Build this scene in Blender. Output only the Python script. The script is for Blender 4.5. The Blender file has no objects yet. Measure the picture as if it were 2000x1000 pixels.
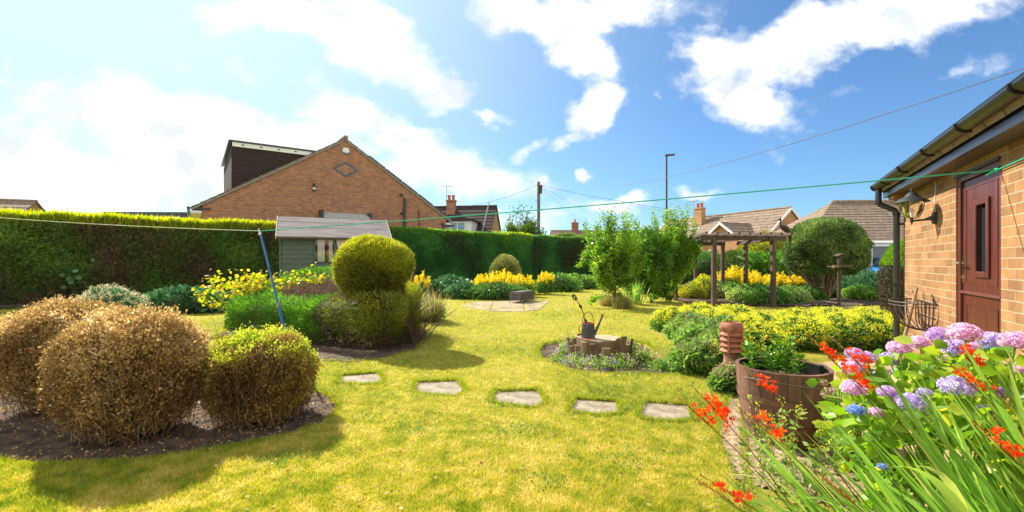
import bpy, math, random
import numpy as np
from mathutils import Vector, Matrix
random.seed(7)
rng = np.random.default_rng(11)
S = bpy.context.scene; C = S.collection; R = math.radians

# ------------------------------------------------------------------ camera
F, HZ, CH = 889.0, 510.0, 1.25          # focal length in px of the photo, horizon row, eye height
cd = bpy.data.cameras.new('camera'); cam = bpy.data.objects.new('camera', cd); C.objects.link(cam)
cam.location = (0, 0, CH); cam.rotation_euler = (R(90), 0, 0)
cd.sensor_width = 36; cd.lens = 36*F/2000; cd.shift_y = 0.005; cd.clip_end = 3000; cd.clip_start = .05
S.camera = cam

# ------------------------------------------------------------------ light and exposure
SUN_EL = R(38); SUN_H = Vector((-.68, .73)).normalized()
sd = Vector((SUN_H.x*math.cos(SUN_EL), SUN_H.y*math.cos(SUN_EL), math.sin(SUN_EL)))
sl = bpy.data.lights.new('sun', 'SUN'); sl.energy = 5.0; sl.angle = R(.55); sl.color = (1, .93, .80)
so = bpy.data.objects.new('sun', sl); C.objects.link(so)
so.rotation_euler = sd.to_track_quat('Z', 'Y').to_euler()
vs = S.view_settings; vs.view_transform = 'Standard'; vs.look = 'None'; vs.gamma = 1; vs.exposure = 0.95
S.render.resolution_x = 1024; S.render.resolution_y = 512
S.render.engine = 'CYCLES'
S.cycles.max_bounces = 7; S.cycles.diffuse_bounces = 3; S.cycles.transmission_bounces = 4; S.cycles.transparent_max_bounces = 6

w = bpy.data.worlds.new('World'); S.world = w; w.use_nodes = True
nt = w.node_tree; nt.nodes.clear()
def N(t, **k):
    n = nt.nodes.new(t)
    for a, b in k.items(): setattr(n, a, b)
    return n
def Mth(op, a, b=None, c=None, clamp=False):
    n = N('ShaderNodeMath', operation=op); n.use_clamp = clamp
    for i, v in enumerate((a, b, c)):
        if v is None: continue
        if isinstance(v, (int, float)): n.inputs[i].default_value = v
        else: nt.links.new(v, n.inputs[i])
    return n.outputs[0]
sky = N('ShaderNodeTexSky'); sky.sky_type = 'NISHITA'; sky.sun_disc = False
sky.sun_elevation = SUN_EL; sky.sun_rotation = math.atan2(sd.x, sd.y); sky.altitude = 50
sky.air_density = 1.0; sky.dust_density = .6; sky.ozone_density = 2.0
tc = N('ShaderNodeTexCoord'); sp = N('ShaderNodeSeparateXYZ'); nt.links.new(tc.outputs['Generated'], sp.inputs[0])
dx, dy, dz = sp.outputs
yy = Mth('MAXIMUM', Mth('ABSOLUTE', dy), .2)
U = Mth('DIVIDE', dx, yy); V = Mth('DIVIDE', dz, yy); U0, V0 = U, V
def pos2(scu, scv, off):
    c = N('ShaderNodeCombineXYZ'); nt.links.new(Mth('MULTIPLY', U, scu), c.inputs[0]); nt.links.new(Mth('MULTIPLY', V, scv), c.inputs[1])
    c.inputs[2].default_value = off; return c.outputs[0]
def noise(scale, detail, rough, off, scu=1, scv=1.4, dist=0.):
    n = N('ShaderNodeTexNoise'); n.inputs['Scale'].default_value = scale; n.inputs['Detail'].default_value = detail
    n.inputs['Roughness'].default_value = rough; n.inputs['Distortion'].default_value = dist
    nt.links.new(pos2(scu, scv, off), n.inputs['Vector']); return n.outputs['Fac']
wn = N('ShaderNodeTexNoise'); wn.inputs['Scale'].default_value = 5.5; wn.inputs['Detail'].default_value = 5; wn.inputs['Roughness'].default_value = .6; nt.links.new(pos2(1, 1.2, 5.5), wn.inputs['Vector'])
ws = N('ShaderNodeSeparateColor'); nt.links.new(wn.outputs['Color'], ws.inputs[0])
UW = Mth('ADD', U, Mth('MULTIPLY', Mth('SUBTRACT', ws.outputs[0], .5), .20)); VW = Mth('ADD', V, Mth('MULTIPLY', Mth('SUBTRACT', ws.outputs[1], .5), .15))
# cloud banks as soft ellipses over sky directions: centre, half sizes (in px of the photo), turn, weight
BL = [(560,20,190,55,0,1.1),(720,85,150,62,-24,1.2),(850,160,85,48,-38,1.),(955,216,62,15,-8,.8),(1130,90,76,56,-40,1.2),
      (1040,25,160,46,-6,1.1),(1250,15,120,42,0,.85),(500,145,70,22,-8,.6),(330,125,60,24,0,.5),
      (420,250,330,70,-12,1.3),(250,340,420,70,-4,1.2),(760,262,190,50,-22,1.3),(880,350,190,60,-8,1.),(1010,290,70,22,20,.8),(1150,212,54,52,35,1.2),(1095,272,60,20,25,1.),
      (1410,125,95,75,-20,1.25),(1480,190,85,65,-30,1.2),(1560,90,180,66,18,1.4),(1740,40,200,55,16,1.25),(1650,190,80,20,5,.55),(1910,118,110,28,16,.6),
      (1135,335,20,13,0,.95),(1352,370,60,16,0,.95),(1205,396,80,20,5,.95),(1040,347,18,9,0,.7),(1352,285,42,12,20,.55),(1275,182,14,12,0,.5),(1262,243,36,7,-12,.45),
      (1330,155,16,9,0,.5),(1010,420,260,60,-5,.6),(60,330,300,160,0,1.)]
acc = None
for (cx, cy, rx, ry, a, wt) in BL:
    cu, cv = (cx-1000)/F, (HZ-cy)/F; a = R(a)
    du = Mth('SUBTRACT', UW, cu); dv = Mth('SUBTRACT', VW, cv)
    ca, sa = math.cos(a), math.sin(a)
    e1 = Mth('DIVIDE', Mth('ADD', Mth('MULTIPLY', du, ca), Mth('MULTIPLY', dv, sa)), rx/F)
    e2 = Mth('DIVIDE', Mth('SUBTRACT', Mth('MULTIPLY', dv, ca), Mth('MULTIPLY', du, sa)), ry/F)
    r2 = Mth('ADD', Mth('MULTIPLY', e1, e1), Mth('MULTIPLY', e2, e2))
    b = Mth('MULTIPLY', Mth('POWER', 2.718, Mth('MULTIPLY', r2, -.8)), wt)
    acc = b if acc is None else Mth('MAXIMUM', acc, b)
n1 = noise(4.2, 9, .62, 3.1, dist=.25); n2 = noise(15, 6, .6, 8.4)
dens = Mth('ADD', acc, Mth('MULTIPLY', Mth('SUBTRACT', n1, .5), 1.9))
dens = Mth('ADD', dens, Mth('MULTIPLY', Mth('SUBTRACT', n2, .5), .55))
mr = N('ShaderNodeMapRange'); mr.interpolation_type = 'SMOOTHSTEP'; mr.inputs[1].default_value = .36; mr.inputs[2].default_value = 1.05
nt.links.new(dens, mr.inputs[0]); mask = mr.outputs[0]
# glare veil towards the sun
dot = N('ShaderNodeVectorMath', operation='DOT_PRODUCT'); nt.links.new(tc.outputs['Generated'], dot.inputs[0]); dot.inputs[1].default_value = sd
veil = Mth('POWER', Mth('MAXIMUM', dot.outputs['Value'], 0.0), 5.0)
shade = noise(6.5, 7, .6, 21.7, dist=.2)
mc = N('ShaderNodeMix', data_type='RGBA'); mc.inputs[6].default_value = (3.5, 3.75, 4.1, 1); mc.inputs[7].default_value = (5.6, 5.6, 5.55, 1)
r3 = N('ShaderNodeMapRange'); r3.inputs[1].default_value = .36; r3.inputs[2].default_value = .58; nt.links.new(shade, r3.inputs[0]); 
nt.links.new(r3.outputs[0], mc.inputs[0])
mv = N('ShaderNodeMix', data_type='RGBA'); nt.links.new(Mth('MULTIPLY', veil, 1.25, clamp=True), mv.inputs[0])
tint = N('ShaderNodeMix', data_type='RGBA'); tint.blend_type = 'MULTIPLY'; tint.inputs[0].default_value = 1; tint.inputs[7].default_value = (.37, .54, .69, 1)
nt.links.new(sky.outputs[0], tint.inputs[6])
nt.links.new(tint.outputs[2], mv.inputs[6]); mv.inputs[7].default_value = (3.1, 4.0, 4.15, 1)
# unseen bright cloud added behind the viewer to lift fill on the shaded hedge faces
rb = N('ShaderNodeMapRange'); rb.interpolation_type = 'SMOOTHSTEP'; rb.inputs[1].default_value = .15; rb.inputs[2].default_value = -.35; nt.links.new(dy, rb.inputs[0]); back = rb.outputs[0]
mbk = N('ShaderNodeMix', data_type='RGBA'); nt.links.new(back, mbk.inputs[0]); nt.links.new(mc.outputs[2], mbk.inputs[6]); mbk.inputs[7].default_value = (6.2, 6.15, 6.0, 1)
mx = N('ShaderNodeMix', data_type='RGBA'); nt.links.new(Mth('MAXIMUM', mask, Mth('MULTIPLY', back, .8)), mx.inputs[0]); nt.links.new(mv.outputs[2], mx.inputs[6]); nt.links.new(mbk.outputs[2], mx.inputs[7])
bg = N('ShaderNodeBackground'); bg.inputs[1].default_value = .13; nt.links.new(mx.outputs[2], bg.inputs[0])
wo = N('ShaderNodeOutputWorld'); nt.links.new(bg.outputs[0], wo.inputs[0])
try: w.cycles.sampling_method = 'MANUAL'; w.cycles.sample_map_resolution = 1024
except Exception: pass

# ------------------------------------------------------------------ helpers
def G(px, py):
    Y = CH*F/(py-HZ); return ((px-1000)/F*Y, Y)
def W(px, py, Y): return ((px-1000)/F*Y, Y, CH+(HZ-py)*Y/F)
def tag(o, label=None, cat=None, group=None, kind=None):
    if label: o['label'] = label
    if cat: o['category'] = cat
    if group: o['group'] = group
    if kind: o['kind'] = kind
    return o
def thing(name, label, cat, loc=(0,0,0), rz=0, group=None):
    o = bpy.data.objects.new(name, None); C.objects.link(o); o.location = loc; o.rotation_euler = (0,0,rz); o.empty_display_size = .2
    return tag(o, label, cat, group)
def link(name, me, m, parent=None, loc=(0,0,0)):
    o = bpy.data.objects.new(name, me); C.objects.link(o)
    if m is not None: me.materials.append(m)
    if parent: o.parent = parent
    o.location = loc
    return o
def kids(o): return [c for c in bpy.data.objects if c.parent == o]
def dup(o, loc=None, rz=None, label=None, scale=None, parent=None):
    c = o.copy(); C.objects.link(c)
    if parent: c.parent = parent
    for ch in kids(o): dup(ch, parent=c)
    if loc is not None: c.location = loc
    if rz is not None: c.rotation_euler = (0,0,rz)
    if scale: c.scale = scale
    if label: c['label'] = label
    return c

def npmesh(name, V_, faces_sizes, idx, tone=None):
    me = bpy.data.meshes.new(name)
    V_ = np.ascontiguousarray(V_, dtype=np.float32); idx = np.ascontiguousarray(idx, dtype=np.int32).ravel()
    me.vertices.add(len(V_)); me.vertices.foreach_set('co', V_.ravel())
    me.loops.add(len(idx)); me.loops.foreach_set('vertex_index', idx)
    st = np.concatenate([[0], np.cumsum(faces_sizes)[:-1]]).astype(np.int32)
    me.polygons.add(len(faces_sizes)); me.polygons.foreach_set('loop_start', st)
    me.update(calc_edges=True)
    if tone is not None:
        a = me.attributes.new('tone', 'FLOAT', 'FACE'); a.data.foreach_set('value', np.asarray(tone, dtype=np.float32))
    return me

class MB:
    def __init__(s): s.v = []; s.f = []
    def quad(s, *p):
        b = len(s.v); s.v += [tuple(q) for q in p]; s.f.append(tuple(range(b, b+len(p)))); return s
    def box(s, x0, x1, y0, y1, z0, z1, M=None):
        c = [Vector((x, y, z)) for z in (z0, z1) for x, y in ((x0,y0),(x1,y0),(x1,y1),(x0,y1))]
        if M is not None: c = [M @ q for q in c]
        b = len(s.v); s.v += [tuple(q) for q in c]
        s.f += [tuple(b+i for i in f) for f in ((3,2,1,0),(4,5,6,7),(0,1,5,4),(1,2,6,5),(2,3,7,6),(3,0,4,7))]; return s
    def prism(s, poly, d):       # poly: list of 3D points (planar), d: extrusion vector
        n = len(poly); b = len(s.v); d = Vector(d)
        s.v += [tuple(Vector(p)) for p in poly] + [tuple(Vector(p)+d) for p in poly]
        s.f.append(tuple(b+i for i in range(n))[::-1]); s.f.append(tuple(b+n+i for i in range(n)))
        for i in range(n): s.f.append((b+i, b+(i+1) % n, b+n+(i+1) % n, b+n+i))
        return s
    def tube(s, pts, r, n=8, cap=True):
        pts = [Vector(p) for p in pts]; k = len(pts)
        rs = r if isinstance(r, (list, tuple)) else [r]*k
        b = len(s.v); up = None
        for i, p in enumerate(pts):
            t = (pts[min(i+1,k-1)]-pts[max(i-1,0)]).normalized()
            if up is None:
                up = Vector((0,0,1)) if abs(t.z) < .9 else Vector((1,0,0))
            a = t.cross(up)
            if a.length < 1e-4: a = t.cross(Vector((0,1,0)))
            a.normalize(); c = a.cross(t).normalized(); up = c
            for j in range(n):
                q = 2*math.pi*j/n; s.v.append(tuple(p+(a*math.cos(q)+c*math.sin(q))*rs[i]))
        for i in range(k-1):
            for j in range(n):
                s.f.append((b+i*n+j, b+i*n+(j+1) % n, b+(i+1)*n+(j+1) % n, b+(i+1)*n+j))
        if cap:
            s.f.append(tuple(b+j for j in range(n))[::-1]); s.f.append(tuple(b+(k-1)*n+j for j in range(n)))
        return s
    def lathe(s, prof, c=(0,0,0), n=24, sx=1, sy=1):
        b = len(s.v); k = len(prof)
        for r, z in prof:
            for j in range(n):
                q = 2*math.pi*j/n; s.v.append((c[0]+r*sx*math.cos(q), c[1]+r*sy*math.sin(q), c[2]+z))
        for i in range(k-1):
            for j in range(n):
                s.f.append((b+i*n+j, b+i*n+(j+1) % n, b+(i+1)*n+(j+1) % n, b+(i+1)*n+j))
        return s
    def slope(s, a, b, c, d, rows, t=.03):   # stepped tile courses: a,b eave; c,d top
        a, b, c, d = map(Vector, (a, b, c, d)); nn = (b-a).cross(d-a).normalized()
        if nn.z < 0: nn = -nn
        for i in range(rows):
            f0, f1 = i/rows, (i+1)/rows+.02
            p0, p1 = a.lerp(d, f0), b.lerp(c, f0); q0, q1 = a.lerp(d, f1), b.lerp(c, f1)
            s.quad(p0+nn*t, p1+nn*t, q1+nn*.004, q0+nn*.004); s.quad(p0-nn*.02, p1-nn*.02, p1+nn*t, p0+nn*t)
            s.quad(p0-nn*.02, p0+nn*t, q0+nn*.004); s.quad(p1-nn*.02, q1+nn*.004, p1+nn*t)
        return s
    def build(s, name, m, parent=None, smooth=False, bevel=0, loc=(0,0,0)):
        me = bpy.data.meshes.new(name); me.from_pydata(s.v, [], s.f); me.update()
        uv = me.uv_layers.new(name='uv'); co = [v.co for v in me.vertices]
        for p in me.polygons:
            n = p.normal
            t = Vector((0,0,1)).cross(n)
            t = Vector((1,0,0)) if t.length < .05 else t.normalized()
            bt = n.cross(t)
            for li in p.loop_indices:
                q = co[me.loops[li].vertex_index]; uv.data[li].uv = (q.dot(t), q.dot(bt))
        if smooth:
            for p in me.polygons: p.use_smooth = True
        o = link(name, me, m, parent, loc)
        if smooth:
            try:
                md = o.modifiers.new('es', 'EDGE_SPLIT'); md.split_angle = R(40)
            except Exception: pass
        if bevel:
            md = o.modifiers.new('bev', 'BEVEL'); md.width = bevel; md.segments = 2; md.limit_method = 'ANGLE'
        return o

# ---- value noise
def _h(x, y, z, s):
    n = (x*374761393 + y*668265263 + z*1274126177 + s*974634777) & 0xffffffff
    n = ((n ^ (n >> 13))*1274126177) & 0xffffffff
    n = ((n ^ (n >> 16))*2246822519) & 0xffffffff
    return ((n ^ (n >> 15)) & 0xffffff)/float(0xffffff)
def vn(P, sc, seed=0):
    Q = np.asarray(P, dtype=np.float64)*sc; i = np.floor(Q).astype(np.int64); f = Q-i; f = f*f*(3-2*f); r = 0
    for a in (0,1):
        for b in (0,1):
            for c in (0,1):
                wgt = (f[:,0] if a else 1-f[:,0])*(f[:,1] if b else 1-f[:,1])*(f[:,2] if c else 1-f[:,2])
                r = r + wgt*_h(i[:,0]+a, i[:,1]+b, i[:,2]+c, seed)
    return r
def fbm(P, sc, seed=0, o=3): return sum(vn(P, sc*2**k, seed+k)*.5**k for k in range(o))/sum(.5**k for k in range(o))
def nrm(a): return a/np.maximum(np.linalg.norm(a, axis=1, keepdims=True), 1e-9)
def rvec(n): return nrm(rng.normal(size=(n,3)))

# ---- leaf meshes
def leafmesh(name, P, D, L, Wd, shape='quad', tone=None, fold=.2):
    n = len(P); D = nrm(D); sd_ = nrm(np.cross(D, rvec(n))); nn = np.cross(sd_, D)
    L = np.broadcast_to(np.asarray(L, float), (n,))[:,None]; Wd = np.broadcast_to(np.asarray(Wd, float), (n,))[:,None]*.5
    b = np.arange(n)[:,None]
    if tone is None: tone = rng.random(n)
    if shape == 'tri':
        Vv = np.stack([P-sd_*Wd, P+sd_*Wd, P+D*L], 1); idx = b*3+np.array([[0,1,2]]); fs = np.full(n, 3); tn = tone
    elif shape == 'quad':
        Vv = np.stack([P, P+D*L*.5+sd_*Wd+nn*Wd*fold, P+D*L, P+D*L*.5-sd_*Wd+nn*Wd*fold], 1); idx = b*4+np.array([[0,1,2,3]]); fs = np.full(n, 4); tn = tone
    else:
        dr = np.array([0,0,-1.])*L*.18
        Vv = np.stack([P, P+D*L+dr, P+D*L*.3+sd_*Wd*.9+nn*Wd*fold, P+D*L*.68+sd_*Wd*.8+nn*Wd*fold+dr*.4,
                       P+D*L*.3-sd_*Wd*.9+nn*Wd*fold, P+D*L*.68-sd_*Wd*.8+nn*Wd*fold+dr*.4], 1)
        idx = np.concatenate([b*6+np.array([[0,2,3,1]]), b*6+np.array([[0,1,5,4]])], 1); fs = np.full(2*n, 4); tn = np.repeat(tone, 2)
    return npmesh(name, Vv.reshape(-1,3), fs, idx, tn)
def leaves(name, P, D, L, Wd, m, parent=None, shape='quad', tone=None, fold=.2):
    return link(name, leafmesh(name, P, D, L, Wd, shape, tone, fold), m, parent)

def shell(n, c, r, p=2, depth=.3, amp=.1, freq=2.2, zmin=None, seed=1, squash_in=1.0):
    """points through the outer part of a lumpy (super)ellipsoid, with outward directions"""
    q = rvec(n); c = np.array(c, float); r = np.array(r, float)
    k = 1/(np.sum(np.abs(q)**p, 1)**(1/p)); q2 = q*k[:,None]
    lump = 1+amp*(2*fbm(q2*freq+seed*7.3, 1, seed)-1)
    rad = lump*(1-depth*rng.random(n)**1.6)
    P = c+q2*r*rad[:,None]; Nn = nrm(np.sign(q2)*np.abs(q2)**(p-1)/r)
    if zmin is not None:
        ok = P[:,2] > zmin; P, Nn = P[ok], Nn[ok]
    return P, Nn
def crown(name, c, r, n, L, Wd, m, parent=None, shape='quad', out=.5, up=.15, tone0=.5, tvar=.5, tfreq=2., **k):
    P, Nn = shell(n, c, r, **k); n = len(P)
    D = nrm(rvec(n)*(1-out)+Nn*out+np.array([0,0,up])) 
    t = np.clip(tone0+tvar*(2*fbm(P, tfreq, 5)-1)*1.2+(rng.random(n)-.5)*.45, 0, 1)
    Lr = L*(.6+.8*rng.random(n))
    return leaves(name, P, D, Lr, Wd*(.7+.6*rng.random(n)), m, parent, shape, t)
def core(name, c, r, m, parent=None, p=2, sc=.72, amp=.1, zmin=None, seed=1, freq=2.2):
    mb = MB(); nu, nv = 28, 14; pts = []
    for j in range(nv+1):
        for i in range(nu):
            th = math.pi*j/nv; ph = 2*math.pi*i/nu
            pts.append((math.sin(th)*math.cos(ph), math.sin(th)*math.sin(ph), math.cos(th)))
    q = np.array(pts)+1e-6; kk = 1/(np.sum(np.abs(q)**p, 1)**(1/p)); q2 = q*kk[:,None]
    lump = 1+amp*(2*fbm(q2*freq+seed*7.3, 1, seed)-1); P = np.array(c)+q2*np.array(r)*sc*(lump+.05*(rng.random(len(q))-.5))[:,None]
    if zmin is not None: P[:,2] = np.maximum(P[:,2], zmin)
    mb.v = [tuple(x) for x in P]
    for j in range(nv):
        for i in range(nu): mb.f.append((j*nu+i, (j+1)*nu+i, (j+1)*nu+(i+1) % nu, j*nu+(i+1) % nu))
    return mb.build(name, m, parent)
def stemmesh(name, A, B, r0, r1, m, parent=None, bend=.1, seg=3):
    """thin three-sided stems from points A to points B"""
    A = np.asarray(A, float); B = np.asarray(B, float); n = len(A); D = nrm(B-A)
    s1 = nrm(np.cross(D, rvec(n))); s2 = np.cross(D, s1); Lg = np.linalg.norm(B-A, axis=1)[:,None]
    bd = s1*Lg*bend*rng.normal(size=(n,1)); rows = []
    for k in range(seg+1):
        t = k/seg; c = A+(B-A)*t+bd*(4*t*(1-t))*.5; r = r0+(r1-r0)*t
        for j in range(3):
            a = 2*math.pi*j/3; rows.append(c+(s1*math.cos(a)+s2*math.sin(a))*r)
    Vv = np.stack(rows, 1); nv = 3*(seg+1); fl = []
    for k in range(seg):
        for j in range(3): fl += [k*3+j, k*3+(j+1) % 3, (k+1)*3+(j+1) % 3, (k+1)*3+j]
    idx = (np.arange(n)[:,None]*nv+np.array([fl])); fs = np.full(n*seg*3, 4)
    return link(name, npmesh(name, Vv.reshape(-1,3), fs, idx, rng.random(n*seg*3)), m, parent)
def ribbons(name, base, d0, L, Wd, droop, m, parent=None, seg=8, tone=None, pleat=.25):
    """long strap leaves that arch over: base points, start directions, lengths, widths"""
    base = np.asarray(base, float); n = len(base); d = nrm(np.asarray(d0, float)); sdv = nrm(np.cross(d, np.array([0,0,1.])+.5*rvec(n)))
    L = np.broadcast_to(L, (n,))[:,None]; Wd = np.broadcast_to(Wd, (n,))[:,None]; droop = np.broadcast_to(droop, (n,))[:,None]
    c = base.copy(); rows = []; prof = [.55,.8,.95,1,1,.92,.75,.45,.02]
    for k in range(seg+1):
        wv = Wd*.5*np.interp(k/seg, np.linspace(0,1,9), prof); nn = nrm(np.cross(sdv, d))
        rows += [c-sdv*wv+nn*wv*pleat, c.copy(), c+sdv*wv+nn*wv*pleat]
        d = nrm(d+np.array([0,0,-1.])*droop*(k/seg)/seg*3); c = c+d*L/seg
    Vv = np.stack(rows, 1); nv = 3*(seg+1); fl = []
    for k in range(seg):
        for j in (0,1): fl += [k*3+j, k*3+j+1, (k+1)*3+j+1, (k+1)*3+j]
    idx = np.arange(n)[:,None]*nv+np.array([fl]); fs = np.full(n*seg*2, 4)
    t = rng.random(n) if tone is None else tone
    return link(name, npmesh(name, Vv.reshape(-1,3), fs, idx, np.repeat(t, seg*2)), m, parent)

# ------------------------------------------------------------------ materials
def newmat(name):
    m = bpy.data.materials.new(name); m.use_nodes = True; t = m.node_tree; t.nodes.clear()
    o = t.nodes.new('ShaderNodeOutputMaterial'); p = t.nodes.new('ShaderNodeBsdfPrincipled'); t.links.new(p.outputs[0], o.inputs[0])
    return m, t, p, o
def ramp(t, stops, src):
    r = t.nodes.new('ShaderNodeValToRGB'); e = r.color_ramp.elements
    while len(e) > 1: e.remove(e[-1])
    for i, (pos, c) in enumerate(stops):
        el = e[0] if i == 0 else e.new(pos)
        el.position = pos; el.color = (*c, 1)
    t.links.new(src, r.inputs[0]); return r.outputs[0]
def leafmat(name, stops, trans=.4, rough=.5, boost=1.25, spec=.4):
    m, t, p, o = newmat(name); a = t.nodes.new('ShaderNodeAttribute'); a.attribute_name = 'tone'
    c = ramp(t, stops, a.outputs['Fac']); t.links.new(c, p.inputs['Base Color']); p.inputs['Roughness'].default_value = rough
    p.inputs['Specular IOR Level'].default_value = spec
    if trans > 0:
        tr = t.nodes.new('ShaderNodeBsdfTranslucent'); h = t.nodes.new('ShaderNodeHueSaturation'); h.inputs['Saturation'].default_value = 1.1; h.inputs['Value'].default_value = boost
        t.links.new(c, h.inputs['Color']); t.links.new(h.outputs[0], tr.inputs[0])
        mx = t.nodes.new('ShaderNodeMixShader'); mx.inputs[0].default_value = trans
        t.links.new(p.outputs[0], mx.inputs[1]); t.links.new(tr.outputs[0], mx.inputs[2]); t.links.new(mx.outputs[0], o.inputs[0])
    return m
def mat(name, col, rough=.6, var=.2, scale=8, bump=.0, bscale=40, metal=0, col2=None, spec=.5, coat=0, stretch=None, alpha=None):
    m, t, p, o = newmat(name); tcn = t.nodes.new('ShaderNodeTexCoord'); mp = t.nodes.new('ShaderNodeMapping'); t.links.new(tcn.outputs['Object'], mp.inputs[0])
    if stretch: mp.inputs['Scale'].default_value = stretch
    n = t.nodes.new('ShaderNodeTexNoise'); n.inputs['Scale'].default_value = scale; n.inputs['Detail'].default_value = 6; t.links.new(mp.outputs[0], n.inputs['Vector'])
    c1 = tuple(x*(1-var) for x in col); c2 = col2 or tuple(min(1, x*(1+var)) for x in col)
    t.links.new(ramp(t, [(.32, c1), (.68, c2)], n.outputs['Fac']), p.inputs['Base Color'])
    p.inputs['Roughness'].default_value = rough; p.inputs['Metallic'].default_value = metal; p.inputs['Specular IOR Level'].default_value = spec
    if coat: p.inputs['Coat Weight'].default_value = coat
    if bump:
        n2 = t.nodes.new('ShaderNodeTexNoise'); n2.inputs['Scale'].default_value = bscale; n2.inputs['Detail'].default_value = 5; t.links.new(mp.outputs[0], n2.inputs['Vector'])
        b = t.nodes.new('ShaderNodeBump'); b.inputs['Strength'].default_value = bump; b.inputs['Distance'].default_value = .01
        t.links.new(n2.outputs['Fac'], b.inputs['Height']); t.links.new(b.outputs[0], p.inputs['Normal'])
    return m
def brickmat(name, c1, c2, mortar, bw=.225, rh=.075, ms=.006, bump=.6, soldier=False, offset=.5, dark=.25, c3=None):
    m, t, p, o = newmat(name); u = t.nodes.new('ShaderNodeUVMap'); u.uv_map = 'uv'; mp = t.nodes.new('ShaderNodeMapping'); t.links.new(u.outputs[0], mp.inputs[0])
    if soldier: mp.inputs['Rotation'].default_value = (0,0,R(90))
    b = t.nodes.new('ShaderNodeTexBrick'); b.offset = offset
    for k, v in (('Color1', (*c1,1)), ('Color2', (*c2,1)), ('Mortar', (*mortar,1))): b.inputs[k].default_value = v
    b.inputs['Scale'].default_value = 1; b.inputs['Mortar Size'].default_value = ms; b.inputs['Mortar Smooth'].default_value = .15; b.inputs['Bias'].default_value = 0
    b.inputs['Brick Width'].default_value = bw; b.inputs['Row Height'].default_value = rh
    wv = t.nodes.new('ShaderNodeTexNoise'); wv.inputs['Scale'].default_value = 22; t.links.new(mp.outputs[0], wv.inputs['Vector'])
    dv = t.nodes.new('ShaderNodeVectorMath'); dv.operation = 'SCALE'; dv.inputs['Scale'].default_value = .006; t.links.new(wv.outputs['Color'], dv.inputs[0])
    av = t.nodes.new('ShaderNodeVectorMath'); av.operation = 'ADD'; t.links.new(mp.outputs[0], av.inputs[0]); t.links.new(dv.outputs[0], av.inputs[1]); t.links.new(av.outputs[0], b.inputs['Vector'])
    n = t.nodes.new('ShaderNodeTexNoise'); n.inputs['Scale'].default_value = 3.5; n.inputs['Detail'].default_value = 8; n.inputs['Roughness'].default_value = .7; t.links.new(mp.outputs[0], n.inputs['Vector'])
    ml = t.nodes.new('ShaderNodeMix'); ml.data_type = 'RGBA'; ml.blend_type = 'MULTIPLY'; ml.inputs[0].default_value = 1
    t.links.new(b.outputs['Color'], ml.inputs[6]); t.links.new(ramp(t, [(.3, (1-dark,)*3), (.65, (1.08,1.05,1.0))], n.outputs['Fac']), ml.inputs[7])
    t.links.new(ml.outputs[2], p.inputs['Base Color']); p.inputs['Roughness'].default_value = .85; p.inputs['Specular IOR Level'].default_value = .25
    n3 = t.nodes.new('ShaderNodeTexNoise'); n3.inputs['Scale'].default_value = 90; t.links.new(mp.outputs[0], n3.inputs['Vector'])
    hh = t.nodes.new('ShaderNodeMath'); hh.operation = 'MULTIPLY_ADD'; t.links.new(n3.outputs['Fac'], hh.inputs[0]); hh.inputs[1].default_value = .35
    iv = t.nodes.new('ShaderNodeMath'); iv.operation = 'SUBTRACT'; iv.inputs[0].default_value = 1; t.links.new(b.outputs['Fac'], iv.inputs[1]); t.links.new(iv.outputs[0], hh.inputs[2])
    bp = t.nodes.new('ShaderNodeBump'); bp.inputs['Strength'].default_value = bump; bp.inputs['Distance'].default_value = .012
    t.links.new(hh.outputs[0], bp.inputs['Height']); t.links.new(bp.outputs[0], p.inputs['Normal'])
    return m
def glassmat(name, col=(.05,.07,.08)):
    m, t, p, o = newmat(name); p.inputs['Base Color'].default_value = (*col, 1); p.inputs['Roughness'].default_value = .04; p.inputs['Specular IOR Level'].default_value = .9; return m
def clearglass(name):
    m, t, p, o = newmat(name); tr = t.nodes.new('ShaderNodeBsdfTransparent'); gl = t.nodes.new('ShaderNodeBsdfGlossy'); gl.inputs['Roughness'].default_value = .03
    fr = t.nodes.new('ShaderNodeFresnel'); fr.inputs[0].default_value = 1.5; mx = t.nodes.new('ShaderNodeMixShader')
    ad = t.nodes.new('ShaderNodeMath'); ad.operation = 'ADD'; ad.inputs[1].default_value = .08; ad.use_clamp = True; t.links.new(fr.outputs[0], ad.inputs[0])
    t.links.new(ad.outputs[0], mx.inputs[0]); t.links.new(tr.outputs[0], mx.inputs[1]); t.links.new(gl.outputs[0], mx.inputs[2]); t.links.new(mx.outputs[0], o.inputs[0]); return m

# ------------------------------------------------------------------ shared materials
M_soil = mat('soil', (.05,.029,.018), .95, .5, 9, bump=1.0, bscale=60, col2=(.15,.088,.05))
M_brick_l = brickmat('brick_buff', (.50,.22,.11), (.30,.13,.075), (.45,.32,.22), ms=.0075)
M_brick_r = brickmat('brick_gold', (.40,.215,.092), (.26,.135,.06), (.47,.34,.21), ms=.005, bump=1.0, dark=.36)
M_brick_s = brickmat('brick_soldier', (.46,.25,.11), (.36,.19,.085), (.5,.4,.28), bw=.225, rh=.075, soldier=True, offset=0)
M_brick_f = brickmat('brick_far', (.50,.27,.13), (.42,.21,.10), (.45,.36,.26))
M_brick_red = brickmat('brick_red', (.33,.13,.07), (.26,.10,.06), (.35,.27,.2))
M_tile = brickmat('roof_tile_brown', (.33,.25,.185), (.26,.195,.145), (.13,.10,.075), bw=.3, rh=.33, ms=.012, bump=.8, dark=.4)
M_tile_dk = brickmat('roof_tile_dark', (.085,.06,.055), (.06,.045,.045), (.03,.025,.025), bw=.3, rh=.3, ms=.012, bump=.8, dark=.3)
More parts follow.
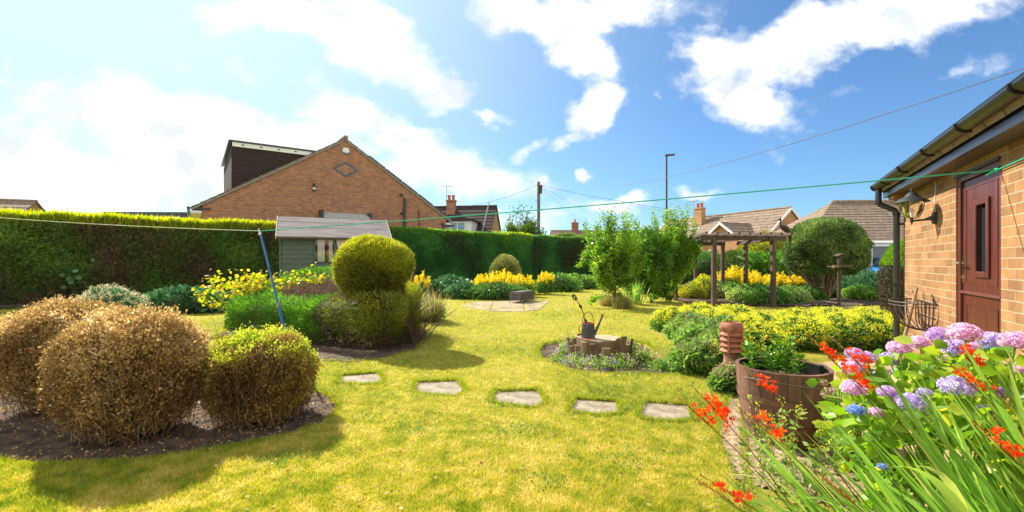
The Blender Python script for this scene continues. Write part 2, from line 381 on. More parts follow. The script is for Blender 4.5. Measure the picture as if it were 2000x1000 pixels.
M_tile_hung = brickmat('hung_tile', (.06,.04,.036), (.045,.03,.03), (.02,.015,.015), bw=.165, rh=.11, ms=.008, bump=.7, dark=.2)
M_white = mat('white_paint', (.78,.78,.76), .4, .04, 5)
M_glass = glassmat('window_glass')
M_darkglass = glassmat('dark_glass', (.02,.025,.03))
M_blackpl = mat('black_plastic', (.012,.012,.013), .25, .2, 6, spec=.6)
M_slate = mat('dark_fascia', (.03,.035,.045), .4, .2, 6)
M_timber_dk = mat('stained_timber', (.085,.052,.038), .8, .35, 14, bump=.5, bscale=50, stretch=(1,1,.12))
M_twig = mat('twig_bark', (.16,.105,.06), .9, .3, 20)
M_bark = mat('bark', (.13,.10,.075), .95, .4, 14, bump=.8, bscale=30, stretch=(1,1,.3))
M_lead = mat('mortar_grey', (.30,.27,.24), .9, .2, 10)
M_metal_dk = mat('rusty_iron', (.035,.028,.024), .6, .4, 30, bump=.3, col2=(.09,.05,.035))

L_hedge = leafmat('hedge_foliage', [(0,(.25,.16,.12)),(.2,(.20,.18,.08)),(.4,(.15,.24,.06)),(.75,(.27,.43,.09)),(1,(.40,.54,.11))], .4)
L_hedge_g = leafmat('hedge_foliage_green', [(0,(.14,.12,.06)),(.12,(.06,.19,.06)),(.5,(.11,.33,.08)),(1,(.22,.48,.11))], .4)
L_tip = leafmat('golden_shoot', [(0,(.16,.24,.025)),(.5,(.40,.45,.04)),(1,(.68,.66,.05))], .6, boost=1.35)
L_tip_g = leafmat('green_shoot', [(0,(.08,.2,.025)),(.5,(.16,.36,.035)),(1,(.38,.5,.05))], .5, boost=1.3)
L_top = leafmat('topiary_gold', [(0,(.20,.11,.06)),(.25,(.17,.19,.035)),(.55,(.38,.40,.05)),(1,(.68,.66,.07))], .5)
L_topg = leafmat('topiary_green', [(0,(.14,.09,.05)),(.2,(.08,.15,.028)),(.5,(.11,.28,.035)),(1,(.24,.46,.05))], .45)
L_brown = leafmat('dry_box_leaf', [(0,(.12,.07,.03)),(.4,(.33,.205,.08)),(.75,(.62,.43,.17)),(1,(.90,.72,.42))], .4, rough=.35, boost=1.2)
L_mixed = leafmat('half_dry_box_leaf', [(0,(.08,.05,.022)),(.4,(.24,.155,.055)),(.7,(.44,.31,.09)),(.87,(.42,.38,.07)),(1,(.50,.58,.08))], .5, rough=.35)
L_bush = leafmat('bush_green', [(0,(.06,.13,.035)),(.5,(.12,.27,.05)),(1,(.28,.46,.08))], .4)
L_cool = leafmat('cool_green', [(0,(.04,.10,.045)),(.5,(.08,.20,.08)),(1,(.18,.34,.13))], .3)
L_ger = leafmat('geranium_green', [(0,(.10,.19,.04)),(.5,(.24,.40,.09)),(.85,(.42,.56,.15)),(1,(.58,.52,.22))], .45)
L_fruit = leafmat('fruit_leaf', [(0,(.10,.21,.03)),(.5,(.24,.42,.05)),(1,(.48,.64,.10))], .55, rough=.35)
L_fruit_d = leafmat('fruit_leaf_deep', [(0,(.06,.16,.025)),(.5,(.15,.32,.04)),(1,(.38,.55,.11))], .5, rough=.32)
L_tree = leafmat('far_tree_leaf', [(0,(.05,.10,.02)),(.5,(.11,.2,.03)),(1,(.26,.36,.05))], .4)
L_round = leafmat('clipped_yew_leaf', [(0,(.05,.09,.025)),(.5,(.14,.23,.055)),(1,(.32,.42,.11))], .4)
L_yellow = leafmat('yellow_petal', [(0,(.85,.58,.01)),(.5,(.95,.74,.02)),(1,(1,.86,.06))], .45)
L_mantle = leafmat('mantle_froth', [(0,(.56,.56,.04)),(.5,(.78,.75,.06)),(1,(.90,.88,.15))], .5)
L_mantle_leaf = leafmat('mantle_leaf', [(0,(.07,.15,.03)),(.5,(.14,.27,.05)),(1,(.28,.40,.09))], .35)
L_cream = leafmat('cream_flower', [(0,(.45,.40,.22)),(.5,(.68,.6,.36)),(1,(.8,.74,.5))], .3)
L_straw = leafmat('straw', [(0,(.3,.22,.07)),(.5,(.52,.42,.15)),(1,(.7,.6,.28))], .35)
L_reed = leafmat('sedge_blade', [(0,(.10,.16,.03)),(.5,(.25,.28,.06)),(1,(.6,.5,.2))], .4)
L_climb = leafmat('golden_hop_leaf', [(0,(.2,.3,.03)),(.5,(.5,.55,.05)),(.8,(.75,.68,.08)),(1,(.75,.35,.08))], .5)
L_croc = leafmat('crocosmia_blade', [(0,(.14,.29,.055)),(.5,(.26,.47,.085)),(.85,(.42,.60,.13)),(1,(.68,.68,.22))], .5, rough=.36)
L_red = leafmat('scarlet_petal', [(0,(.75,.03,.01)),(.5,(.92,.08,.015)),(1,(1,.2,.03))], .45)
L_bud = leafmat('rusty_bud', [(0,(.25,.06,.02)),(.5,(.38,.16,.04)),(1,(.3,.28,.07))], .25)
L_hyd = leafmat('hydrangea_leaf', [(0,(.14,.28,.035)),(.5,(.27,.46,.05)),(.9,(.48,.62,.07)),(1,(.72,.66,.08))], .5, rough=.42)
L_pink = leafmat('pink_floret', [(0,(.70,.36,.64)),(.5,(.85,.58,.78)),(1,(.95,.80,.89))], .35)
L_lilac = leafmat('lilac_floret', [(0,(.46,.34,.72)),(.5,(.66,.54,.85)),(1,(.88,.80,.94))], .35)
L_mauve = leafmat('mauve_floret', [(0,(.52,.29,.66)),(.5,(.70,.48,.78)),(1,(.90,.76,.90))], .35)
L_blue = leafmat('blue_floret', [(0,(.12,.24,.62)),(.5,(.26,.42,.78)),(1,(.62,.66,.88))], .3)
L_lily = leafmat('lily_leaf', [(0,(.05,.14,.02)),(.5,(.11,.26,.03)),(1,(.28,.46,.05))], .35, rough=.3)
L_violet = leafmat('campanula_petal', [(0,(.20,.16,.62)),(.5,(.34,.28,.75)),(1,(.55,.5,.85))], .3)
L_sedum = leafmat('dusky_seed', [(0,(.25,.14,.10)),(.5,(.45,.28,.22)),(1,(.62,.45,.33))], .15)
L_grass = leafmat('grass_blade', [(0,(.14,.22,.025)),(.3,(.33,.41,.045)),(.6,(.57,.525,.075)),(.85,(.72,.59,.125)),(1,(.82,.70,.26))], .5, rough=.5, boost=1.2, spec=.3)

# ------------------------------------------------------------------ the ground, one sheet with sunk beds
def inpoly(P, poly):
    x, y = P[:,0], P[:,1]; c = np.zeros(len(P), bool); n = len(poly)
    for i in range(n):
        x1, y1 = poly[i]; x2, y2 = poly[(i+1) % n]
        if y1 == y2: continue
        k = ((y1 > y) != (y2 > y)) & (x < (x2-x1)*(y-y1)/(y2-y1)+x1); c ^= k
    return c
def gp(*pp): return [G(*q) for q in pp]
def grow(poly, d):
    c = np.mean(np.array(poly), 0); return [tuple(c+(np.array(p)-c)*(1+d/max(np.linalg.norm(np.array(p)-c), .05))) for p in poly]
BED_DRY = gp((-140,800),(-110,880),(60,905),(150,904),(300,894),(450,870),(560,850),(630,826),(660,795),(640,772),(560,745),(400,735),(250,735),(50,740),(-80,760))
BED_MID = gp((1054,683),(1062,672),(1100,664),(1160,660),(1230,664),(1262,672),(1290,695),(1338,715),(1348,724),(1310,731),(1240,729),(1180,729),(1120,723),(1080,709),(1058,697))
BED_TOP = gp((425,655),(500,684),(600,700),(680,706),(750,700),(810,684),(835,658),(822,640),(760,630),(600,618),(480,622))
PATH = gp((1440,700),(1424,730),(1424,775),(1408,812),(1402,850),(1430,930),(1470,1060))+[(1.3,1.2),(1.6,.3),(4.5,-1.),(5.2,.7),(3.5,3.4),(4.9,5.75),(4.6,6.0),(3.2,5.6)]
HA = np.array([-14.17,12.6]); HB = np.array([4.9,27.9]); he = (HB-HA)/np.linalg.norm(HB-HA); hn = np.array([he[1],-he[0]])   # hedge line, hn towards the garden
def hedge_pt(s, o): return HA+he*s+hn*o
BED_HEDGE = [tuple(hedge_pt(-8,-.6)), tuple(hedge_pt(-8,1.0)), tuple(hedge_pt(4,1.3)), tuple(hedge_pt(12,2.2)), tuple(hedge_pt(17,3.1)), tuple(hedge_pt(21,2.6)), tuple(hedge_pt(26,1.2)), tuple(hedge_pt(27,-.6))]
SLABS = []
for (cx, cy, wd, hg, sk) in ((705,740,90,25,-2),(857,757,102,32,2),(1012,776,106,34,4),(1160,793,102,32,4),(1297,802,110,38,6)):
    SLABS.append(gp((cx-wd*.42,cy-hg*.36-sk*.4),(cx+wd*.36,cy-hg*.5+sk*.4),(cx+wd*.5,cy+hg*.12+sk),(cx+wd*.3,cy+hg*.48+sk*.8),(cx-wd*.5,cy+hg*.28-sk*.2)) if cx < 1100 else
                 gp((cx-wd*.38,cy-hg*.5),(cx+wd*.44,cy-hg*.34),(cx+wd*.5,cy+hg*.40),(cx+wd*.1,cy+hg*.5),(cx-wd*.46,cy+hg*.3)))
PATCH = gp((905,592),(950,584),(1010,580),(1068,582),(1052,592),(1030,600),(960,600))
BED_R = [(5.2,13.2),(7.2,12.4),(9.3,12.6),(11.6,12.9),(14.0,12.6),(15.5,13.5),(15.5,30),(6.0,30),(5.6,20)]
sunk = [(BED_DRY,.045),(BED_MID,.06),(BED_TOP,.03)]+[(grow(p,.03),.022) for p in SLABS]+[(PATH,.03)]
xs = np.concatenate([[-1500,-400,-150,-70,-40,-25,-18,-14,-11,-9,-7.5],np.arange(-6.5,5.6,.055),[6.2,7.5,9,11,14,18,25,40,70,150,400,1500]])
ys = np.concatenate([[-300,-80,-25,-8,-3,-1,.2,1.2],np.arange(2,8.6,.055),[9.2,10,11.5,13,15,18,22,27,35,50,80,150,400,2500]])
gx, gy = np.meshgrid(xs, ys); P = np.stack([gx.ravel(), gy.ravel(), np.zeros(gx.size)], 1)
def gz(P2):
    z = (fbm(np.c_[P2[:,:2], np.zeros(len(P2))], .8, 3)-.5)*.03
    far = np.clip((np.abs(P2[:,0])-10)/6, 0, 1)+np.clip((P2[:,1]-12)/6, 0, 1); z *= 1-np.clip(far, 0, 1)
    for poly, d in sunk: z[inpoly(P2, poly)] -= d
    return z
P[:,2] = gz(P)
nx, ny = len(xs), len(ys); ii = (np.arange(ny-1)[:,None]*nx+np.arange(nx-1)[None]).ravel()
idx = np.stack([ii, ii+1, ii+1+nx, ii+nx], 1)
gm, t, p, o = newmat('lawn_soil')
tcn = t.nodes.new('ShaderNodeTexCoord')
def tn(sc, det=5, ro=.6):
    n = t.nodes.new('ShaderNodeTexNoise'); n.inputs['Scale'].default_value = sc; n.inputs['Detail'].default_value = det; n.inputs['Roughness'].default_value = ro; t.links.new(tcn.outputs['Object'], n.inputs['Vector']); return n.outputs['Fac']
big = ramp(t, [(.3,(.30,.29,.04)),(.5,(.40,.36,.05)),(.68,(.46,.385,.08))], tn(.9,8))
fin = ramp(t, [(.3,(.55,.6,.5)),(.55,(1,1,1)),(.75,(1.15,1.1,1.1))], tn(55,6,.75))
mxx = t.nodes.new('ShaderNodeMix'); mxx.data_type = 'RGBA'; mxx.blend_type = 'MULTIPLY'; mxx.inputs[0].default_value = 1; t.links.new(big, mxx.inputs[6]); t.links.new(fin, mxx.inputs[7])
t.links.new(mxx.outputs[2], p.inputs['Base Color']); p.inputs['Roughness'].default_value = .95; p.inputs['Specular IOR Level'].default_value = .1
bp = t.nodes.new('ShaderNodeBump'); bp.inputs['Strength'].default_value = 1; bp.inputs['Distance'].default_value = .02; t.links.new(tn(90,6,.7), bp.inputs['Height']); t.links.new(bp.outputs[0], p.inputs['Normal'])
ground = link('lawn', npmesh('lawn', P, np.full(len(idx), 4), idx), gm); tag(ground, kind='structure')

def bedsheet(name, poly, z, step, rough, m, kind='structure', amp2=0):
    """a fine relief sheet that fills a polygon"""
    pl = np.array(poly); x = np.arange(pl[:,0].min(), pl[:,0].max()+step, step); y = np.arange(pl[:,1].min(), pl[:,1].max()+step, step)
    a, b = np.meshgrid(x, y); Q = np.stack([a.ravel(), b.ravel(), np.zeros(a.size)], 1); Q[:,:2] += (rng.random((len(Q),2))-.5)*step*.5
    Q[:,2] = z+rough*(fbm(Q, 6, 9, 4)-.5)*2+rough*.7*(rng.random(len(Q))-.5)
    n1_, n2_ = len(x), len(y); i0 = (np.arange(n2_-1)[:,None]*n1_+np.arange(n1_-1)[None]).ravel(); q = np.stack([i0, i0+1, i0+1+n1_, i0+n1_], 1)
    cen = Q[q].mean(1); q = q[inpoly(cen, poly)]
    o = link(name, npmesh(name, Q, np.full(len(q), 4), q), m); tag(o, kind=kind); return o
bedsheet('soil_bed', grow(BED_DRY,.03), -.012, .025, .022, M_soil)
bedsheet('soil_bed', grow(BED_MID,.03), -.03, .025, .018, M_soil)
bedsheet('soil_bed', grow(BED_TOP,.05), .0, .04, .018, M_soil)
bedsheet('soil_bed', BED_HEDGE, .03, .2, .03, M_soil)
bedsheet('soil_bed', BED_R, .03, .2, .03, M_soil)
M_pave = brickmat('sandstone_paving', (.50,.36,.21), (.44,.31,.18), (.30,.22,.14), bw=.6, rh=.6, ms=.008, bump=.5, dark=.3)
mb = MB(); mb.quad(*[(x, y, .006) for x, y in [(2.6,4.15),(2.35,3.3),(2.3,2.6),(2.6,1.0),(4.4,-1.),(5.2,.7),(3.55,3.35),(4.9,5.7),(4.75,6.0),(3.6,5.5)]]); tag(mb.build('stone_path', M_pave), kind='structure')
M_mulch = mat('bark_mulch', (.30,.20,.11), .95, .5, 25, bump=1, bscale=70, col2=(.52,.38,.22))
bedsheet('mulch_border', PATH[:6]+[(2.1,2.0),(2.5,2.4),(2.5,3.3),(2.75,4.3),(3.3,5.5)], -.01, .03, .012, M_mulch)

# ------------------------------------------------------------------ grass blades (uncountable)
def grass(n):
    yv = HZ+22+(rng.random(n)**.8)*560; xv = -250+rng.random(n)*2500
    Y = CH*F/(yv-HZ); X = (xv-1000)/F*Y; P = np.stack([X, Y, np.zeros(n)], 1)
    bad = np.zeros(n, bool)
    for poly, d in sunk: bad |= inpoly(P, poly)
    for poly in (BED_HEDGE, BED_R, PATCH): bad |= inpoly(P, poly)
    bad |= (P[:,:2]-HA)@hn < .8
    bad |= (Y > 4.6) & (Y < 8.6) & (X > 2.45) & (X-2.45 > (Y-5.6)*-.6)
    P = P[~bad]; n = len(P); Y = P[:,1]
    P[:,2] = gz(P)-.004
    k = np.maximum(1, Y/3.0); tn_ = fbm(P, .75, 41, 3); tn2 = fbm(P, 5, 43, 2)
    tn3 = fbm(P, 16, 47, 2); tone = np.clip((tn_-.5)*.95+.52+(tn2-.5)*.45+(tn3-.5)*1.0+(rng.random(n)-.5)*.6, 0, 1)
    D = nrm(np.c_[rng.normal(size=(n,2))*.75, .45+rng.random(n)*.8])
    L = (.018+.026*rng.random(n))*(1+.25*(k-1))*(1.25-.5*tone)*(.75+.5*tn3); Wd = .0040*k**.9*(.7+.6*rng.random(n))
    return leaves('grass', P, D, L, Wd, L_grass, shape='tri', tone=tone)
tag(grass(760000), kind='stuff')
# longer tufts where the mower misses: rims of the beds and slabs
def rim(poly, n, L=.05, wd=.006, mt=L_grass, t0=.3):
    P = []; pl = np.array(poly); m_ = len(pl); lens = np.linalg.norm(np.roll(pl,-1,0)-pl, axis=1); pr = lens/lens.sum()
    k = rng.choice(m_, n, p=pr); f = rng.random(n)[:,None]; q = pl[k]*(1-f)+np.roll(pl,-1,0)[k]*f+rng.normal(size=(n,2))*.014
    P = np.c_[q, np.zeros(n)-.005]; D = nrm(np.c_[rng.normal(size=(n,2))*.7, np.ones(n)*.7]); c = pl.mean(0)
    D[:,:2] += nrm(c-q)*.25
    return P, D, L*(.5+rng.random(n)*.8), np.full(n, wd)
Ps = [rim(p, 2600, .045) for p in [grow(s_, .025) for s_ in SLABS]]+[rim(grow(BED_MID,.04), 5000, .045), rim(grow(BED_DRY,.03), 7000, .045), rim(BED_TOP, 3000, .06), rim(PATH[:7], 3000, .045), rim(PATCH, 1500, .06, .012)]
o = leaves('grass_edging', np.concatenate([a[0] for a in Ps]), np.concatenate([a[1] for a in Ps]), np.concatenate([a[2] for a in Ps]), np.concatenate([a[3] for a in Ps]), L_grass, shape='tri',
           tone=np.clip(rng.normal(.3,.2,sum(len(a[0]) for a in Ps)),0,1)); tag(o, kind='stuff')

# clover and plantain rosettes dotted through the lawn
q = 34; cx_ = G(1000,900)[0]+(rng.random(q)-.5)*5.0; cy_ = 2.5+rng.random(q)**1.3*5.5; cx_ = cx_*np.clip(cy_/4,.5,1.6); kk = rng.integers(25,110,q); ci = np.repeat(np.arange(q), kk)
P = np.c_[cx_[ci]+rng.normal(size=len(ci))*.10, cy_[ci]+rng.normal(size=len(ci))*.08, .012+rng.random(len(ci))*.012]; bad = np.zeros(len(P), bool)
for poly, d in sunk: bad |= inpoly(P, poly)
P = P[~bad & (P[:,0] < 2.2)]; D = nrm(np.c_[rng.normal(size=(len(P),2)), .35*np.ones(len(P))]); tag(leaves('clover', P, D, .018, .014, L_bush, tone=.4+.5*rng.random(len(P))), kind='stuff')
q = 260; yv = HZ+60+rng.random(q)*440; Yq = CH*F/(yv-HZ); P = np.c_[(rng.random(q)*1500-600)/F*Yq, Yq, np.full(q,.03)]; D = nrm(np.c_[rng.normal(size=(q,2)), .1*np.ones(q)]); tag(leaves('fallen_leaves', P, D, .03, .018, L_brown, tone=.3+.6*rng.random(q)), kind='stuff')
# litter on the dry bed
n = 5000; pl = np.array(BED_DRY); P = np.c_[pl[:,0].min()+rng.random(n)*np.ptp(pl[:,0]), pl[:,1].min()+rng.random(n)*np.ptp(pl[:,1]), np.full(n, .012)]; P = P[inpoly(P, BED_DRY)]
D = nrm(np.c_[rng.normal(size=(len(P),2)), rng.random(len(P))*.5]); tag(leaves('leaf_litter', P, D, .022, .013, L_brown, tone=rng.random(len(P))*.8), kind='stuff')

# stepping stones
M_slab = mat('york_stone', (.21,.165,.11), .85, .22, 7, bump=.8, bscale=26, col2=(.40,.33,.235))
lab = ['stone slab furthest left, beside the shadow of the clipped bird topiary','pentagonal stone slab, second from the left in the row across the lawn','middle slab of the five stepping stones in the lawn',
       'fourth stepping stone, left of the one nearest the red flowers','pale stepping stone at the right end of the row, next to the red flowers']
for i, s_ in enumerate(SLABS):
    c = np.mean(s_, 0); mb = MB(); mb.prism([(x-c[0]+random.uniform(-.01,.01), y-c[1]+random.uniform(-.01,.01), -.05) for x, y in s_], (0,0,.038))
    o = mb.build('stepping_stone', M_slab, bevel=.007, loc=(c[0], c[1], 0)); tag(o, lab[i], 'stepping stone', 'stepping stones across the lawn')
M_pv2 = mat('worn_flagstone', (.30,.23,.14), .9, .35, 3, bump=.6, bscale=20, col2=(.46,.36,.23)); c = np.mean(PATCH, 0); k = 0
for a, b, q in ((0,.34,'left'),(.34,.68,'middle'),(.68,1,'right')):
    P4 = np.array(PATCH); x0, x1 = P4[:,0].min(), P4[:,0].max()
    lo, hi = x0+(x1-x0)*a+.02, x0+(x1-x0)*b-.02
    if q == 'left': poly = [(lo,12.6),(hi,11.3),(hi,13.9),(lo+.2,13.8)]
    elif q == 'middle': poly = [(lo,11.2),(hi,11.2),(hi,14.3),(lo,13.9)]
    else: poly = [(lo,11.3),(hi-.5,11.5),(hi,14.1),(lo,14.3)]
    mb = MB(); mb.prism([(x, y, -.03) for x, y in poly], (0,0,.045)); o = mb.build('paving_slab', M_pv2, bevel=.01)
    tag(o, {'left':'sandy flagstone left of the iron fire basket, partly in hedge shadow','middle':'worn sandy flagstone under the iron fire basket','right':'sandy flagstone reaching out right of the iron fire basket'}[q], 'paving slab', 'flagstones under the fire basket')

# ------------------------------------------------------------------ the long hedge, in its stretches
def hedge(name, label, s0, s1, h0, h1, m, mtip, n, L, Wd, thick=1.1, tone0=.45, tvar=.6, tips=3000, tipL=.16, brown=0., tfreq=.9, tiph=.1, tipw=.035, bulge=.22):
    root = thing(name, label, 'hedge', (*hedge_pt(s0,0), 0), math.atan2(he[1], he[0])); Ls = s1-s0
    def H(s): return h0+(h1-h0)*s/Ls
    def skin(n, top=.22):
        k = rng.random(n) < top; s = rng.random(n)*Ls; h = H(s)
        z = np.where(k, h-rng.random(n)*.05, rng.random(n)*h); y = np.where(k, -rng.random(n)*0+ (rng.random(n))*thick, rng.random(n)*.12)
        edge = np.where(~k & (z > h-.25), ((z-h+.25)/.25)**2*.26, 0); y = y+edge
        lump = (fbm(np.c_[s, z, y], 1.1, 17)-.5)*bulge*2
        P = np.c_[s, np.where(k, y, y-lump), z+np.where(k, lump*.4, 0)]; Nn = np.where(k[:,None], np.array([[0,0,1.]]), np.array([[0,-1.,.25]]))
        return P, Nn
    P, Nn = skin(n); D = nrm(rvec(n)*.75+Nn*.55+np.array([0,0,.25])); tf = fbm(P+np.array([s0,0,0]), tfreq, 23)
    tone = tone0+tvar*2*(tf-.5)+(rng.random(n)-.5)*.4
    if brown:
        lo = np.clip(1-P[:,2]/1.9, 0, 1); tone = tone-brown*(lo*1.0)-brown*1.5*np.clip(fbm(P+np.array([s0+9,0,0]), 1.3, 77)-.55, 0, 1)*2
    leaves('foliage', P, D, L*(.5+.8*rng.random(n)), Wd*(.7+.6*rng.random(n)), m, root, tone=np.clip(tone, 0, 1))
    P, Nn = skin(int(tips), 1.0); P[:,2] += (fbm(np.c_[P[:,0]+s0, P[:,1], 0*P[:,0]], 1.7, 19, 3)-.5)*.16; fr_ = rng.random(len(P)) < .6; P[fr_,1] *= .35; P[:,2] -= rng.random(len(P))*tiph*np.where(fr_, 1, .3); k = P[:,1] < .15; 
    D = nrm(rvec(len(P))*.5+np.array([0,-.15,1.])); leaves('new_shoots', P, D, tipL*(.5+.8*rng.random(len(P))), tipw, mtip, root, tone=np.clip(rng.normal(.55,.25,len(P)),0,1))
    mb = MB(); k = 24
    for i in range(k):
        a, b = Ls*i/k, Ls*(i+1)/k
        mb.box(a, b-.003, .16+.03*random.random(), thick, 0, H(a)-.12)
    mb.build('inner_branches', m_core, root); return root
m_core = mat('inner_twigs', (.055,.08,.03), .95, .4, 9, bump=1, bscale=12)
hedge('conifer_hedge', 'long dark conifer hedge with brown bare patches, left of the shed', -7, 8.2, 2.50, 2.50, L_hedge, L_tip, 110000, .19, .036, brown=.32, tips=42000, tone0=.52, tipL=.27, tiph=.22)
hedge('conifer_hedge', 'dense deep green clipped hedge between the shed and the yellow flowers', 8.2, 17.6, 2.72, 2.62, L_hedge_g, L_tip_g, 90000, .12, .03, tips=14000, tipL=.15, tone0=.42, tiph=.16)
hedge('conifer_hedge', 'olive gold topped stretch of hedge behind the clipped variegated shrub', 17.6, 19.6, 2.66, 2.62, L_hedge_g, L_tip, 22000, .13, .035, tips=4500, tipL=.18, tone0=.8, tiph=.5)
hedge('conifer_hedge', 'green clipped hedge ending behind the leafy fruit trees', 19.6, 26.5, 2.60, 2.62, L_hedge_g, L_tip_g, 60000, .13, .035, tips=5000, tipL=.15, tone0=.36, tiph=.14)

# ------------------------------------------------------------------ house with the brick gable
e1 = math.radians(35)
hx, hy = -13.61, 20.0
A = thing('brick_house', 'large brick gable end with grey diamond brick pattern and tile hung dormer', 'house', (hx, hy, 0), e1)
GW, ZE, ZA, GX = 11.9, 3.77, 7.50, 6.1
mb = MB(); mb.prism([(0,0,0),(GW,0,0),(GW,0,ZE-.05),(GX,0,ZA),(0,0,ZE)], (0,9,0)); mb.build('wall', M_brick_l, A)
def rslope(mb, x0, z0, x1, z1, y0, y1, rows): mb.slope((x0,y0,z0),(x0,y1,z0),(x1,y1,z1),(x1,y0,z1), rows, .035)
mb = MB(); k = (ZA-ZE)/GX; rslope(mb, -.38, ZE-.38*k+.06, GX, ZA+.06, -.10, 9.2, 20); k2 = (ZA-ZE)/(GW-GX); rslope(mb, GW+.38, ZE-.38*k2+.06, GX, ZA+.06, -.10, 9.2, 20)
roofA = mb.build('roof', M_tile, A)
mb = MB()
for (xa, za, xb, zb) in ((-.40, ZE-.40*k, GX, ZA),(GW+.40, ZE-.40*k2, GX, ZA)):
    d = Vector((xb-xa, 0, zb-za)); L_ = d.length; d.normalize(); nn = Vector((-d.z, 0, d.x)); nn = nn if nn.z > 0 else -nn
    a = Vector((xa, -.07, za)); mb.prism([a-nn*.05, a+d*L_-nn*.05, a+d*L_+nn*.045, a+nn*.045], (0,.10,0))
mb.build('verge_mortar', M_lead, roofA)
mb = MB(); mb.tube([(GX,-.14,ZA+.10),(GX,.3,ZA+.12),(GX,9.2,ZA+.12)], .12, 10); mb.build('ridge_tile', M_tile, roofA)
# dormer on the left slope
zt = 6.62; dx0 = 1.12
dm = MB(); dm.prism([(dx0,.45,ZE+dx0*k),(4.75,.45,ZE+4.75*k),(4.75,.45,zt-.02),(dx0,.45,zt-.02)], (0,6.5,0)); dorm = dm.build('dormer', M_tile_hung, A)
mb = MB(); mb.box(dx0-.12, 5.1, .36, 7.2, zt+.14, zt+.22); mb.build('flat_roof', M_slate, dorm)
mb = MB(); mb.box(dx0+.03, 4.9, .40, .44, zt-.06, zt+.138); mb.build('fascia', M_white, dorm)
for i in range(5): mb = MB(); mb.box(dx0+.4+i*.75, dx0+.5+i*.75, .385, .399, zt+.02, zt+.07); mb.build('fascia_clip', M_slate, dorm)
# solar panel on the right slope seen edge on
d = Vector((GX-GW, 0, ZA-ZE)).normalized(); nn = Vector((-d.z,0,d.x)); nn = nn if nn.z > 0 else -nn; a = Vector((GW+.1,.25,ZE-.02))
mb = MB()
for i in range(5):
    s0_, s1_ = i*1.12, i*1.12+1.08
    mb.prism([a+d*s0_+nn*.13, a+d*s1_+nn*.13, a+d*s1_+nn*.22, a+d*s0_+nn*.22], (0,4.2,0))
mb.build('solar_panel', M_slate, A)
# eaves ends
mb = MB(); mb.box(-.42,-.02,.02,9,ZE-.42,ZE-.30); mb.build('soffit', M_white, A); mb = MB(); mb.box(-.52,.32,-.06,.0,ZE-.25,ZE-.17); mb.tube([(-.5,0,ZE-.2),(-.5,9,ZE-.2)], .06); mb.build('gutter', M_slate, A)
mb = MB(); mb.box(GW-.3,GW+.5,-.06,-.002,ZE-.46,ZE-.38); mb.tube([(GW-.25,-.05,ZE-.4),(GW-.25,-.05,2.)], .05); mb.tube([(GW+.46,0,ZE-.4),(GW+.46,9,ZE-.4)], .06); mb.build('gutter', M_slate, A)
mb = MB(); mb.box(GW+.003,GW+.44,.02,9,ZE-.36,ZE-.26); mb.build('soffit', M_white, A)
# diamond of blue-grey headers, each brick proud of the wall
mb = MB(); dcx, dcz = GX+.02, 5.98
rows = {0:[-3.5,3.5],1:[-3,3],-1:[-3,3],2:[-2.2,2.2],-2:[-2.2,2.2],3:[-1.4,1.4],-3:[-1.4,1.4],4:[-.6,.6],-4:[-.6,.6],5:[0],-5:[0]}
for r_, xs_ in rows.items():
    for x_ in xs_: mb.box(dcx+x_*.16-.115, dcx+x_*.16+.115, -.004, .02, dcz+r_*.072-.031, dcz+r_*.072+.031)
mb.build('diamond_pattern', mat('blue_grey_brick', (.075,.115,.15), .7, .3, 12), A)
# alarm box
mb = MB(); P6 = [(GX+.02+.17*math.cos(a_), -.09, 6.93+.155*math.sin(a_)) for a_ in [math.pi*i/3+math.pi/6 for i in range(6)]]; P6 = [(GX+.02+dx_, -.09, 6.93+dz_) for dx_, dz_ in ((-.17,-.02),(-.14,.13),(0,.17),(.14,.13),(.17,-.02),(.1,-.1),(-.1,-.1))]
mb.prism(P6, (0,.088,0)); al = mb.build('alarm_box', M_white, A); mb = MB(); mb.prism([(GX-.1,-.093,6.84),(GX+.14,-.093,6.84),(GX+.08,-.093,6.775),(GX-.04,-.093,6.775)], (0,.085,0)); mb.build('blue_base', mat('alarm_blue', (.05,.25,.5), .4), al)
# wall light
mb = MB(); mb.box(4.53,4.63,-.03,0,5.02,5.12); mb.tube([(4.58,-.03,5.07),(4.58,-.14,5.1),(4.58,-.16,5.0)], .018); mb.lathe([(.0,.02),(.05,.0),(.13,-.06),(.13,-.08)], (4.58,-.16,4.98), 12); lw = mb.build('wall_light', M_blackpl, A)
mb = MB(); mb.lathe([(.085,-.08),(.08,-.16),(.05,-.2),(0,-.2)], (4.58,-.16,4.98), 12); mb.build('globe', M_white, lw)
mb = MB(); mb.box(4.52,4.64,-.06,0,4.72,4.77); mb.build('sensor', M_blackpl, A)
# soil pipe, vent pipe, overflow, flue box
mb = MB(); mb.tube([(9.28,-.07,0),(9.28,-.07,4.75)], .065, 10)
for z_ in (4.5,4.1,3.4,2.7): mb.lathe([(.085,-.05),(.09,0),(.085,.05)], (9.28,-.07,z_), 10)
mb.tube([(9.28,-.07,3.9),(9.05,-.05,3.9)], .05); mb.build('soil_pipe', M_slate, A)
mb = MB(); mb.box(9.02,9.2,-.1,0,4.86,4.98); mb.build('flue_box', M_metal_dk, A)
mb = MB(); mb.tube([(10.15,-.04,0),(10.15,-.04,4.15)], .022, 6); mb.build('vent_pipe', mat('brown_pipe', (.06,.03,.02), .5), A)
mb = MB(); mb.lathe([(.0,0),(.09,0),(.09,.03)], (0,0,0), 14); o = mb.build('round_vent', M_blackpl, A, loc=(11.6,-.002,3.42)); o.rotation_euler = (R(90),0,0)
